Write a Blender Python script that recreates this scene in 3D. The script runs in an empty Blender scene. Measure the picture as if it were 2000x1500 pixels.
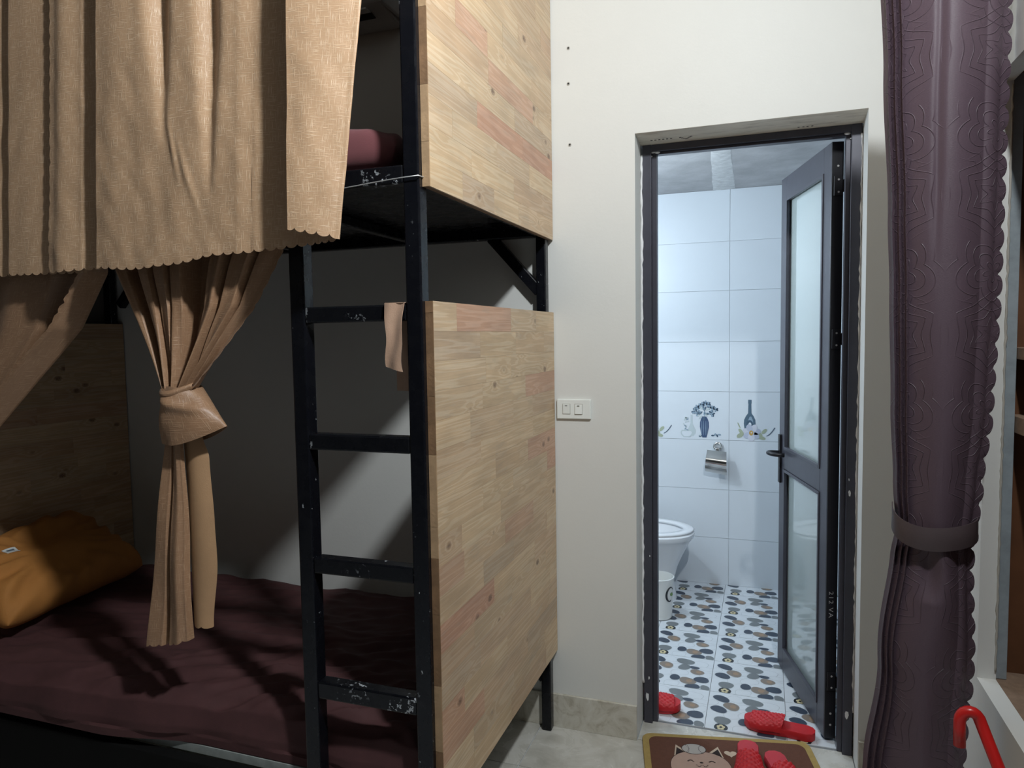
import bpy, math, random
from mathutils import Vector, Matrix, noise
random.seed(7)
sc = bpy.context.scene
C = sc.collection
PI = math.pi

# ------------------------------------------------------------------ camera
YAW, PITCH, ROLL, FPX = -0.33957, -0.06639, -0.01567, 1389.0
cf = Vector((math.sin(YAW)*math.cos(PITCH), math.cos(YAW)*math.cos(PITCH), math.sin(PITCH)))
cr = Vector((math.cos(YAW), -math.sin(YAW), 0))
cu = cr.cross(cf)
r2 = cr*math.cos(ROLL)+cu*math.sin(ROLL)
u2 = -cr*math.sin(ROLL)+cu*math.cos(ROLL)
cd = bpy.data.cameras.new('camera'); cam = bpy.data.objects.new('camera', cd); C.objects.link(cam)
cd.sensor_width = 36.0; cd.lens = 36.0*FPX/2000.0; cd.clip_start = 0.02
cam.matrix_world = Matrix(((r2.x, u2.x, -cf.x, 0.0), (r2.y, u2.y, -cf.y, -2.4), (r2.z, u2.z, -cf.z, 1.41), (0, 0, 0, 1)))
sc.camera = cam

# ------------------------------------------------------------------ world, lamps, exposure
w = bpy.data.worlds.new('world'); sc.world = w; w.use_nodes = True
w.node_tree.nodes['Background'].inputs[0].default_value = (0.6, 0.7, 0.8, 1)
w.node_tree.nodes['Background'].inputs[1].default_value = 0.0
vs = sc.view_settings
vs.view_transform = 'Standard'; vs.look = 'None'; vs.gamma = 1.0; vs.use_curve_mapping = False
vs.exposure = 0.0

def lamp(name, loc, watt, col, r):
    l = bpy.data.lights.new(name, 'POINT'); l.energy = watt; l.color = col; l.shadow_soft_size = r
    o = bpy.data.objects.new(name, l); o.location = loc; C.objects.link(o)
# wall-mounted lamp high on the right wall, facing into the room
l = bpy.data.lights.new('room_lamp', 'AREA'); l.shape = 'DISK'; l.size = 0.13; l.energy = 43; l.color = (0.93, 0.975, 1.0)
o = bpy.data.objects.new('room_lamp', l); C.objects.link(o); o.location = (0.33, -1.72, 2.80)
o.rotation_euler = Vector((-0.85, 0.33, -0.42)).to_track_quat('-Z', 'Y').to_euler()
lamp('bathroom_lamp', (-0.95, 0.62, 1.86), 25, (0.78, 0.90, 1.0), 0.06)

# ------------------------------------------------------------------ helpers
W = {}
def tag(o, label=None, cat=None, group=None, kind=None):
    if label: o['label'] = label
    if cat: o['category'] = cat
    if group: o['group'] = group
    if kind: o['kind'] = kind
    return o

def thing(name, label, cat, loc=(0, 0, 0), rotz=0.0, group=None, kind=None):
    o = bpy.data.objects.new(name, None); C.objects.link(o)
    o.empty_display_size = 0.05
    o.location = loc; o.rotation_euler = (0, 0, rotz)
    W[o.name] = Matrix.Translation(Vector(loc)) @ Matrix.Rotation(rotz, 4, 'Z')
    return tag(o, label, cat, group, kind)

def mk(name, vf, m, parent=None, space='world', smooth=False, uv=None, bevel=0, solid=0, sub=0, mats=None, fm=None, keep=False, angle=None):
    """one mesh object; verts in world space (or the parent's space) and recentred on the object"""
    V, F = vf
    V = [Vector(v) for v in V]
    if parent is not None and space == 'world':
        inv = W[parent.name].inverted(); V = [inv @ v for v in V]
    if keep: c = Vector((0, 0, 0))
    else:
        lo = Vector([min(v[i] for v in V) for i in range(3)]); hi = Vector([max(v[i] for v in V) for i in range(3)])
        c = (lo+hi)/2
        if parent is None: c.z = lo.z
    me = bpy.data.meshes.new(name)
    me.from_pydata([v-c for v in V], [], F); me.update()
    if mats:
        for q in mats: me.materials.append(q)
        for p, i in zip(me.polygons, fm): p.material_index = i
    else: me.materials.append(m)
    if uv:
        l = me.uv_layers.new(name='uv')
        for p in me.polygons:
            for li, vi in zip(p.loop_indices, p.vertices): l.data[li].uv = uv[vi]
    if smooth:
        for p in me.polygons: p.use_smooth = True
        if angle: me.set_sharp_from_angle(angle=angle)
    o = bpy.data.objects.new(name, me); C.objects.link(o); o.location = c
    if parent is not None:
        o.parent = parent; W[o.name] = W[parent.name] @ Matrix.Translation(c)
    else: W[o.name] = Matrix.Translation(c)
    if solid:
        s = o.modifiers.new('s', 'SOLIDIFY'); s.thickness = solid; s.offset = 0
        e = o.modifiers.new('e', 'EDGE_SPLIT'); e.split_angle = math.radians(55)
    if bevel:
        b = o.modifiers.new('b', 'BEVEL'); b.width = bevel; b.segments = 2; b.limit_method = 'ANGLE'
    if sub:
        b = o.modifiers.new('u', 'SUBSURF'); b.levels = sub; b.render_levels = sub
    return o

def dup(src, parent, dloc):
    o = src.copy(); C.objects.link(o); o.parent = parent; o.location = src.location+Vector(dloc)
    W[o.name] = W[src.name] @ Matrix.Translation(Vector(dloc)); return o

def bx(x0, x1, y0, y1, z0, z1):
    return ([(x0, y0, z0), (x1, y0, z0), (x1, y1, z0), (x0, y1, z0), (x0, y0, z1), (x1, y0, z1), (x1, y1, z1), (x0, y1, z1)],
            [(0, 3, 2, 1), (4, 5, 6, 7), (0, 1, 5, 4), (1, 2, 6, 5), (2, 3, 7, 6), (3, 0, 4, 7)])
def join(*vfs):
    V = []; F = []
    for v, f in vfs:
        n = len(V); V += list(v); F += [tuple(i+n for i in q) for q in f]
    return V, F
def jn(*vfs_mi):
    """join with material indices"""
    V = []; F = []; M = []
    for (v, f), mi in vfs_mi:
        n = len(V); V += list(v); F += [tuple(i+n for i in q) for q in f]; M += [mi]*len(f)
    return (V, F), M
def tube(pts, r, n=10, caps=True):
    pts = [Vector(p) for p in pts]; V = []; F = []
    up = Vector((0, 0, 1)); prev = None
    for i, p in enumerate(pts):
        t = (pts[min(i+1, len(pts)-1)]-pts[max(i-1, 0)]).normalized()
        if prev is None:
            a = t.cross(up if abs(t.z) < 0.9 else Vector((1, 0, 0))).normalized()
        else: a = (prev-t*prev.dot(t)).normalized()
        prev = a; b = t.cross(a)
        rr = r[i] if isinstance(r, (list, tuple)) else r
        for k in range(n):
            an = 2*PI*k/n; V.append(p+a*rr*math.cos(an)+b*rr*math.sin(an))
    for i in range(len(pts)-1):
        for k in range(n):
            F.append((i*n+k, i*n+(k+1) % n, (i+1)*n+(k+1) % n, (i+1)*n+k))
    if caps: F.append(tuple(range(n))[::-1]); F.append(tuple((len(pts)-1)*n+k for k in range(n)))
    return V, F
def lathe(prof, c, n=24, axis='z'):
    V = []; F = []
    for r, z in prof:
        for k in range(n):
            a = 2*PI*k/n
            V.append((c[0]+r*math.cos(a), c[1]+r*math.sin(a), c[2]+z) if axis == 'z' else (c[0]+r*math.cos(a), c[1]+z, c[2]+r*math.sin(a)))
    for i in range(len(prof)-1):
        for k in range(n): F.append((i*n+k, i*n+(k+1) % n, (i+1)*n+(k+1) % n, (i+1)*n+k))
    F.append(tuple(range(n))[::-1]); F.append(tuple((len(prof)-1)*n+k for k in range(n)))
    return V, F
def grid(fn, nu, nv, closed=False):
    V = []; F = []; UV = []
    for j in range(nv+1):
        for i in range(nu+(0 if closed else 1)):
            V.append(Vector(fn(i/nu, j/nv)))
    m = nu if closed else nu+1
    for j in range(nv):
        for i in range(nu):
            a = j*m+i; b = j*m+(i+1) % m
            F.append((a, b, b+m, a+m))
    return V, F
def poly(pts2, at):
    """flat polygon as a triangle fan; at maps 2-D to 3-D"""
    n = len(pts2); cx = sum(p[0] for p in pts2)/n; cy = sum(p[1] for p in pts2)/n
    return [at(cx, cy)]+[at(*p) for p in pts2], [(0, 1+i, 1+(i+1) % n) for i in range(n)]
def ell(cx, cy, rx, ry, rot=0, n=18, wob=0, seed=0, p=2.0):
    o = []; c = math.cos(rot); s = math.sin(rot)
    for k in range(n):
        a = 2*PI*k/n
        ca, sa = math.cos(a), math.sin(a)
        q = (abs(ca)**p+abs(sa)**p)**(-1/p)
        q *= 1+wob*math.sin(2*a+seed)*0.6+wob*math.sin(3*a+seed*2.3)*0.6
        x = rx*ca*q; y = ry*sa*q; o.append((cx+x*c-y*s, cy+x*s+y*c))
    return o
def lerp(a, b, t): return a+(b-a)*t
def interp(pts, x, smooth=True):
    if x <= pts[0][0]: return pts[0][1]
    for (x0, y0), (x1, y1) in zip(pts, pts[1:]):
        if x <= x1:
            t = (x-x0)/(x1-x0) if x1 > x0 else 1
            if smooth: t = t*t*(3-2*t)
            return lerp(y0, y1, t)
    return pts[-1][1]
def nz(x, y, z=0.0): return noise.noise(Vector((x, y, z)))

# ------------------------------------------------------------------ materials
class NT:
    def __init__(s, name):
        s.m = bpy.data.materials.new(name); s.m.use_nodes = True; s.t = s.m.node_tree; s.n = s.t.nodes; s.b = s.n['Principled BSDF']
    def new(s, typ, **kw):
        n = s.n.new(typ)
        for k, v in kw.items(): setattr(n, k, v)
        return n
    def link(s, a, b): s.t.links.new(a, b)
    def val(s, inp, v):
        if hasattr(v, 'is_output') or isinstance(v, bpy.types.NodeSocket): s.link(v, inp)
        else: inp.default_value = v
    def math(s, op, a, b=0.0, c=None, clamp=False):
        n = s.new('ShaderNodeMath', operation=op, use_clamp=clamp); s.val(n.inputs[0], a); s.val(n.inputs[1], b)
        if c is not None: s.val(n.inputs[2], c)
        return n.outputs[0]
    def coord(s, kind='Object'): return s.new('ShaderNodeTexCoord').outputs[kind]
    def map(s, vec, scale=(1, 1, 1), loc=(0, 0, 0), rot=(0, 0, 0)):
        n = s.new('ShaderNodeMapping'); s.link(vec, n.inputs['Vector'])
        n.inputs['Scale'].default_value = scale; n.inputs['Location'].default_value = loc; n.inputs['Rotation'].default_value = rot
        return n.outputs[0]
    def vadd(s, a, b):
        n = s.new('ShaderNodeVectorMath', operation='ADD'); s.link(a, n.inputs[0]); s.val(n.inputs[1], b); return n.outputs[0]
    def noise(s, vec, scale=5, detail=3, rough=0.5, dist=0.0):
        n = s.new('ShaderNodeTexNoise'); s.link(vec, n.inputs['Vector']); n.inputs['Scale'].default_value = scale
        n.inputs['Detail'].default_value = detail; n.inputs['Roughness'].default_value = rough; n.inputs['Distortion'].default_value = dist
        return n.outputs['Fac']
    def ramp(s, fac, stops, interp='LINEAR'):
        n = s.new('ShaderNodeValToRGB'); n.color_ramp.interpolation = interp; e = n.color_ramp.elements
        while len(e) < len(stops): e.new(0.5)
        for q, (p, c) in zip(e, stops):
            q.position = p; q.color = (c, c, c, 1) if isinstance(c, (int, float)) else (c[0], c[1], c[2], 1)
        s.link(fac, n.inputs[0]); return n.outputs[0]
    def mix(s, fac, a, b, mode='MIX'):
        n = s.new('ShaderNodeMix', data_type='RGBA', blend_type=mode)
        s.val(n.inputs[0], fac); 
        for i, v in ((6, a), (7, b)):
            if isinstance(v, (tuple, list)): n.inputs[i].default_value = (v[0], v[1], v[2], 1)
            else: s.link(v, n.inputs[i])
        return n.outputs[2]
    def bump(s, h, strength=0.2, dist=0.01):
        n = s.new('ShaderNodeBump'); s.link(h, n.inputs['Height']); n.inputs['Strength'].default_value = strength
        n.inputs['Distance'].default_value = dist; s.link(n.outputs[0], s.b.inputs['Normal'])
    def col(s, c):
        if isinstance(c, (tuple, list)): s.b.inputs['Base Color'].default_value = (c[0], c[1], c[2], 1)
        else: s.link(c, s.b.inputs['Base Color'])
    def set(s, **kw):
        for k, v in kw.items(): s.val(s.b.inputs[k.replace('_', ' ')], v)

def simple(name, c, rough=0.5, metal=0.0, var=0.0, scale=8, bump=0.0, bscale=60, dark=0.75, **kw):
    t = NT(name); t.set(Roughness=rough, Metallic=metal, **kw)
    co = t.coord()
    if var:
        f = t.ramp(t.noise(co, scale, 4, 0.6), ((0.3, 0.0), (0.72, 1.0)))
        t.col(t.mix(f, tuple(q*(1-var) for q in c), c))
    else:
        f = t.noise(co, scale, 2); t.col(t.mix(f, tuple(q*0.97 for q in c), c))
    if bump: t.bump(t.noise(co, bscale, 4, 0.6), bump, 0.004)
    return t.m

M = {}
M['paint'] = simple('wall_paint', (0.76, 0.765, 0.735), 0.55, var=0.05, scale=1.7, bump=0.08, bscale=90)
M['paint_low_bounce'] = simple('wall_paint_low_bounce', (0.14, 0.13, 0.12), 0.7, var=0.06, scale=2)  # colour darkened so the left and front walls bounce less light
M['ceil'] = simple('ceiling_paint', (0.50, 0.50, 0.485), 0.7, var=0.05, scale=2)
M['plaster'] = simple('grey_plaster', (0.50, 0.48, 0.43), 0.8, var=0.25, scale=9, bump=0.3, bscale=60)
M['reveal'] = simple('reveal_plaster', (0.70, 0.70, 0.66), 0.7, var=0.12, scale=14, bump=0.2, bscale=80)
M['caulk'] = simple('caulk', (0.85, 0.86, 0.87), 0.5, var=0.08, scale=30)
M['alu'] = simple('dark_aluminium', (0.072, 0.072, 0.092), 0.38, metal=0.25, var=0.15, scale=20, bump=0.02, bscale=200)
M['alu_black'] = simple('black_aluminium', (0.012, 0.012, 0.016), 0.4, var=0.15, scale=20)
M['steel'] = simple('brushed_chrome', (0.72, 0.71, 0.69), 0.12, metal=1.0, var=0.05, scale=20)
M['screw'] = simple('screw_steel', (0.55, 0.55, 0.55), 0.4, metal=0.2)
M['ceramic'] = simple('white_ceramic', (0.83, 0.85, 0.88), 0.08, var=0.02)
M['plastic'] = simple('white_plastic', (0.82, 0.83, 0.81), 0.3, var=0.03)
M['switch'] = simple('switch_plastic', (0.84, 0.87, 0.84), 0.3, var=0.03)
M['dark'] = simple('dark_gap', (0.03, 0.03, 0.03), 0.8, var=0.2)
M['concrete'] = simple('raw_concrete', (0.52, 0.52, 0.53), 0.85, var=0.32, scale=5, bump=0.35, bscale=50)
M['drip'] = simple('dried_plaster', (0.74, 0.75, 0.75), 0.8, var=0.3, scale=25, bump=0.3, bscale=60)
M['wtile'] = simple('glazed_white_tile', (0.74, 0.79, 0.84), 0.32, var=0.03, scale=3)
M['grout'] = simple('grey_grout', (0.62, 0.66, 0.70), 0.8, var=0.1)
M['darkgrout'] = simple('dark_grout', (0.22, 0.23, 0.24), 0.8, var=0.1)
M['red'] = simple('red_foam_rubber', (0.62, 0.016, 0.024), 0.5, var=0.15, scale=30, bump=0.1, bscale=250)
M['red_light'] = simple('worn_red_foam', (0.62, 0.045, 0.065), 0.6, var=0.15, scale=30, bump=0.2, bscale=300)
M['redpipe'] = simple('red_plastic', (0.65, 0.02, 0.018), 0.28, var=0.1)
M['acplastic'] = simple('ac_plastic', (0.72, 0.72, 0.70), 0.4, var=0.03)
M['sheet'] = simple('maroon_sheet', (0.085, 0.031, 0.032), 0.8, var=0.18, scale=20, bump=0.15, bscale=500)
M['maroon'] = simple('maroon_pillow', (0.19, 0.055, 0.062), 0.6, var=0.15, scale=20, bump=0.1, bscale=400, Sheen_Weight=0.3)
M['orange'] = simple('orange_cotton', (0.48, 0.20, 0.045), 0.8, var=0.15, scale=12, bump=0.15, bscale=300, Sheen_Weight=0.0)
M['board'] = simple('pale_deck_board', (0.42, 0.46, 0.44), 0.7, var=0.3, scale=40)
M['wire'] = simple('galvanised_wire', (0.62, 0.63, 0.63), 0.35, metal=0.6)
M['tag'] = simple('white_label', (0.75, 0.77, 0.75), 0.6)
M['tagink'] = simple('label_ink', (0.12, 0.16, 0.2), 0.6)
M['cupwood'] = simple('brown_cupboard_wood', (0.17, 0.068, 0.028), 0.55, var=0.4, scale=6, bump=0.1)
M['shelfwood'] = simple('dusty_shelf_edge', (0.33, 0.22, 0.15), 0.75, var=0.4, scale=30, bump=0.2)
M['blueframe'] = simple('blue_grey_paint', (0.35, 0.40, 0.43), 0.6, var=0.25, scale=25, bump=0.2)
M['strap'] = simple('peach_strap', (0.50, 0.32, 0.22), 0.6, var=0.12, scale=40, bump=0.15, bscale=300, Sheen_Weight=0.2)
M['chalk'] = simple('chalk', (0.7, 0.7, 0.7), 0.8)
M['matbrown'] = simple('brown_mat', (0.145, 0.058, 0.034), 0.9, var=0.15, scale=60, bump=0.4, bscale=500)
M['matgold'] = simple('mustard_binding', (0.44, 0.31, 0.10), 0.85, var=0.15, scale=60, bump=0.3, bscale=500)
for k, c in dict(p_navy=(0.045, 0.062, 0.095), p_grey=(0.19, 0.21, 0.22), p_brown=(0.26, 0.21, 0.17), p_rust=(0.38, 0.25, 0.16), p_white=(0.74, 0.78, 0.82),
                 p_edge=(0.50, 0.54, 0.57), p_cream=(0.72, 0.62, 0.36), p_black=(0.02, 0.025, 0.03), d_blue=(0.06, 0.10, 0.20), d_lblue=(0.30, 0.40, 0.50), d_ink=(0.07, 0.12, 0.18),
                 d_teal=(0.10, 0.16, 0.22), d_pale=(0.58, 0.66, 0.68), d_green=(0.42, 0.47, 0.34), d_petal=(0.66, 0.68, 0.76), d_lilac=(0.52, 0.56, 0.68), d_yellow=(0.58, 0.36, 0.10), d_stem=(0.10, 0.14, 0.20),
                 m_face=(0.52, 0.36, 0.29), m_cream=(0.62, 0.50, 0.38), m_ball=(0.50, 0.47, 0.44), m_line=(0.03, 0.02, 0.02), g_green=(0.16, 0.28, 0.10)).items():
    M[k] = simple(k, c, 0.35 if k[0] != 'm' else 0.9, var=0.06, scale=30)

def chipped(name, base, amount):
    t = NT(name); co = t.coord()
    cx = t.new('ShaderNodeCombineXYZ'); rnd = t.new('ShaderNodeObjectInfo').outputs['Random']
    for q, k_ in enumerate((9.0, 5.0, 7.0)): t.link(t.math('MULTIPLY', rnd, k_), cx.inputs[q])
    co = t.vadd(co, cx.outputs[0])
    a = t.noise(co, 70, 4, 0.65); m = t.noise(co, 9, 2)
    f = t.math('MULTIPLY', t.ramp(a, ((amount, 0.0), (amount+0.03, 1.0))), t.ramp(m, ((0.53, 0.0), (0.61, 1.0))))
    t.set(Specular_IOR_Level=0.35)
    t.col(t.mix(f, base, (0.50, 0.53, 0.56)))
    t.set(Roughness=t.ramp(t.noise(co, 30, 3), ((0.3, 0.16), (0.7, 0.36))))
    t.bump(t.math('ADD', t.noise(co, 25, 3), t.math('MULTIPLY', f, -0.5)), 0.15, 0.004)
    return t.m
M['enamel'] = chipped('black_enamel', (0.005, 0.0055, 0.008), 0.665)
M['rungpaint'] = chipped('chipped_black_enamel', (0.005, 0.0055, 0.0075), 0.575)
M['matblack'] = simple('flat_black_paint', (0.006, 0.006, 0.006), 0.8, var=0.2, **{'Specular_IOR_Level': 0.15})

def floor_tile_mat():
    t = NT('marble_floor_tile'); co = t.coord(); rnd = t.new('ShaderNodeObjectInfo').outputs['Random']
    cc = t.vadd(co, t.new('ShaderNodeCombineXYZ').outputs[0])
    f = t.noise(cc, 6, 6, 0.65, 1.2)
    t.col(t.ramp(f, ((0.28, (0.42, 0.40, 0.35)), (0.5, (0.60, 0.585, 0.53)), (0.75, (0.70, 0.69, 0.65)))))
    t.set(Roughness=t.ramp(f, ((0.3, 0.2), (0.7, 0.32)))); return t.m
M['ftile'] = floor_tile_mat()
def base_tile_mat():
    t = NT('marble_skirting'); co = t.coord()
    f = t.noise(co, 14, 6, 0.65, 1.5)
    t.col(t.ramp(f, ((0.3, (0.38, 0.34, 0.26)), (0.5, (0.60, 0.57, 0.49)), (0.75, (0.70, 0.68, 0.61)))))
    t.set(Roughness=0.3); return t.m
M['btile'] = base_tile_mat()

def pine():
    t = NT('finger_jointed_pine'); co = t.coord()
    rnd = t.new('ShaderNodeObjectInfo').outputs['Random']
    cx = t.new('ShaderNodeCombineXYZ'); t.link(t.math('MULTIPLY', rnd, 3.7), cx.inputs[0]); t.link(t.math('MULTIPLY', rnd, 41.0), cx.inputs[1]); t.link(t.math('MULTIPLY', rnd, 23.0), cx.inputs[2])
    v = t.vadd(co, cx.outputs[0])
    basec = t.ramp(rnd, ((0.0, (0.64, 0.47, 0.30)), (0.18, (0.72, 0.55, 0.355)), (0.34, (0.60, 0.43, 0.28)), (0.50, (0.69, 0.53, 0.35)), (0.64, (0.56, 0.425, 0.295)), (0.76, (0.72, 0.545, 0.345)),
                         (0.90, (0.63, 0.455, 0.30)), (0.955, (0.62, 0.39, 0.265)), (1.0, (0.60, 0.35, 0.235))))
    # rings around knots bend the grain
    kv = t.map(v, (0.0, 5.6, 9.0))
    vo = t.new('ShaderNodeTexVoronoi'); t.link(kv, vo.inputs['Vector']); vo.inputs['Scale'].default_value = 1.0
    d = vo.outputs['Distance']
    bend = t.math('MULTIPLY', t.math('POWER', 2.718, t.math('MULTIPLY', d, -8.0)), 0.9)
    g1 = t.map(v, (3.0, 0.9, 24.0))
    wn = t.noise(g1, 1.0, 2, 0.5, 0.1)
    wv = t.math('SINE', t.math('ADD', t.math('MULTIPLY', wn, 58.0), t.math('MULTIPLY', bend, 26.0)))
    fig = t.ramp(wv, ((0.0, (0.90, 0.835, 0.765)), (0.4, (0.985, 0.965, 0.945)), (1.0, (1.0, 1.0, 1.0))))
    fine = t.ramp(t.noise(t.map(v, (20, 9, 330)), 1.0, 3, 0.6), ((0.3, 0.86), (0.65, 1.0)))
    blotch = t.ramp(t.noise(t.map(v, (4, 4, 12)), 1.0, 3, 0.6), ((0.3, 0.80), (0.6, 1.0)))
    grey = t.ramp(t.noise(t.map(v, (5, 6, 30), (3.1, 0, 0)), 1.0, 3, 0.6), ((0.60, 0.0), (0.74, 0.42)))
    c = t.mix(1.0, basec, fig, 'MULTIPLY'); c = t.mix(1.0, c, fine, 'MULTIPLY'); c = t.mix(1.0, c, blotch, 'MULTIPLY')
    c = t.mix(grey, c, (0.38, 0.30, 0.22))
    knot = t.ramp(d, ((0.045, 1.0), (0.07, 0.7), (0.11, 0.0)))
    c = t.mix(t.math('MULTIPLY', knot, t.ramp(t.noise(co, 260, 2), ((0.3, 0.5), (0.6, 0.95)))), c, (0.13, 0.065, 0.035))
    t.col(c); t.set(Roughness=0.42)
    t.bump(fine, 0.12, 0.002)
    return t.m
M['pine'] = pine()
M['pineedge'] = simple('sawn_board_edge', (0.30, 0.17, 0.085), 0.75, var=0.55, scale=14, bump=0.3, bscale=80)
M['pineedge_pale'] = simple('pale_sawn_edge', (0.52, 0.34, 0.19), 0.75, var=0.4, scale=14, bump=0.3, bscale=80)

def gold(name, base, hi, trans=0.0):
    t = NT(name); uv = t.coord('UV')
    big = t.noise(uv, 40, 2)
    h = t.ramp(t.noise(t.map(uv, (38, 430, 1)), 1.0, 2, 0.5), ((0.54, 0.0), (0.68, 1.0)))
    v = t.ramp(t.noise(t.map(uv, (430, 38, 1), (7.3, 1.7, 0)), 1.0, 2, 0.5), ((0.54, 0.0), (0.68, 1.0)))
    hh = t.math('MULTIPLY', h, t.ramp(big, ((0.35, 0.35), (0.55, 1.0))))
    vv = t.math('MULTIPLY', v, t.ramp(big, ((0.45, 1.0), (0.65, 0.3))))
    mx = t.math('MAXIMUM', hh, vv)
    c = t.mix(mx, base, hi)
    c = t.mix(t.ramp(t.noise(uv, 6, 3), ((0.35, 0.0), (0.7, 0.25))), c, tuple(q*0.72 for q in base))
    t.col(c); t.set(Roughness=0.42, Sheen_Weight=0.05, Sheen_Roughness=0.4)
    t.bump(mx, 0.35, 0.0012)
    return t.m
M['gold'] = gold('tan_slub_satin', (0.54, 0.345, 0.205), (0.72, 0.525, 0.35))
M['gold_shaded'] = gold('tan_slub_satin_shaded', (0.34, 0.195, 0.11), (0.46, 0.29, 0.175))  # same tan satin, with the lower bunk's shade put into its colour
M['gold_back'] = simple('tan_satin_reverse', (0.46, 0.275, 0.145), 0.6, var=0.08, scale=30, bump=0.1, bscale=300)

def damask():
    t = NT('embossed_purple_damask'); uv = t.coord('UV')
    vm = t.new('ShaderNodeVectorMath', operation='MODULO'); t.link(t.map(uv, (1, 1, 1), (10.02, 10.1, 0)), vm.inputs[0]); vm.inputs[1].default_value = (0.20, 0.30, 10)
    sub = t.vadd(vm.outputs[0], (-0.10, -0.15, 0))
    sx = t.new('ShaderNodeSeparateXYZ'); t.link(sub, sx.inputs[0])
    X = t.math('ABSOLUTE', sx.outputs[0]); Y = sx.outputs[1]
    def rosette(oy, n, k, ph):
        y = t.math('ADD', Y, oy)
        r = t.math('SQRT', t.math('ADD', t.math('MULTIPLY', X, X), t.math('MULTIPLY', y, y)))
        a = t.math('ARCTAN2', X, y)
        pet = t.math('ABSOLUTE', t.math('SINE', t.math('MULTIPLY', a, n)))
        s = t.math('SINE', t.math('ADD', t.math('MULTIPLY', r, k), t.math('MULTIPLY', pet, ph)))
        msk = t.ramp(r, ((0.075, 1.0), (0.10, 0.0)))
        return t.math('MULTIPLY', t.ramp(t.math('ABSOLUTE', s), ((0.0, 1.0), (0.16, 0.15), (0.3, 0.0))), msk)
    e = t.math('MAXIMUM', rosette(0.05, 3.0, 170.0, 3.0), rosette(-0.085, 2.5, 150.0, -3.4))
    wv = t.noise(t.map(uv, (260, 1600, 1)), 1.0, 2)
    t.col(t.mix(t.math('MULTIPLY', e, 0.35), t.mix(t.ramp(wv, ((0.3, 0.0), (0.7, 1.0))), (0.088, 0.060, 0.077), (0.115, 0.078, 0.098)), (0.15, 0.11, 0.135)))
    t.set(Roughness=0.46, Sheen_Weight=0.0, Specular_IOR_Level=0.35)
    t.bump(t.math('ADD', e, t.math('MULTIPLY', wv, 0.15)), 0.75, 0.0025)
    return t.m
M['damask'] = damask()
M['purple'] = simple('plain_purple_band', (0.085, 0.062, 0.066), 0.5, var=0.1, scale=30, bump=0.1, bscale=300)

def frosted():
    t = NT('frosted_glass'); co = t.coord()
    t.col((0.62, 0.71, 0.70)); t.set(Roughness=0.45, Transmission_Weight=0.35, IOR=1.45, Coat_Weight=1.0, Coat_Roughness=0.05, Coat_IOR=1.6)
    t.bump(t.noise(co, 300, 2), 0.02, 0.001)
    return t.m
M['glass'] = frosted()
def film():
    t = NT('printed_protective_film'); co = t.coord()
    d = t.noise(t.map(co, (90, 1, 260)), 1.0, 2); k = t.noise(t.map(co, (9, 60, 30)), 1.0, 4, 0.6)
    c = t.mix(t.ramp(k, ((0.5, 0.0), (0.75, 0.8))), (0.80, 0.73, 0.62), (0.45, 0.39, 0.31))
    t.col(c); t.set(Roughness=0.6); t.bump(k, 0.4, 0.01)
    return t.m
M['film'] = film()

# ------------------------------------------------------------------ room shell
XR = 0.5; XL = -2.72; YF = -5.2; ZC = 3.0
OX0, OX1, OZ = -0.404, 0.292, 2.073       # door opening
def struct(name, vf, m, label, cat, **kw):
    o = mk(name, vf, m, **kw); return tag(o, label, cat, kind='structure')

fl = struct('floor', bx(-4.0, XR+0.6, YF, 0.13, -0.10, -0.004), M['grout'], 'pale marble tiled floor of the bunk room', 'floor')
gx = [-0.75+0.6*k for k in range(-4, 3)]; gy = [-0.273-0.6*k for k in range(0, 4)]
gap = 0.0015
for i in range(len(gx)-1):
    for j, (ya, yb) in enumerate([(-0.273, 0.128)]+[(gy[k+1], gy[k]) for k in range(2)]):
        x1 = min(gx[i+1], XR)
        if j == 0: x1b = x1
        mk('floor_tile', bx(gx[i]+gap, x1-gap, ya+gap, yb-gap if j else (-0.002), -0.004, 0.0), M['ftile'], fl, bevel=0.0008)
mk('threshold_tile', bx(OX0+0.002, OX1-0.002, 0.0, 0.133, -0.004, 0.001), M['ftile'], fl, bevel=0.001)

T = 0.19
def wallback():
    vf = join(bx(XL-0.1, OX0, 0, T, 0, ZC), bx(OX1, XR+0.7, 0, T, 0, ZC), bx(OX0, OX1, 0, T, OZ, ZC))
    return vf
wb = struct('wall_back', wallback(), M['paint'], 'cream painted wall with the bathroom doorway', 'wall')
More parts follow.
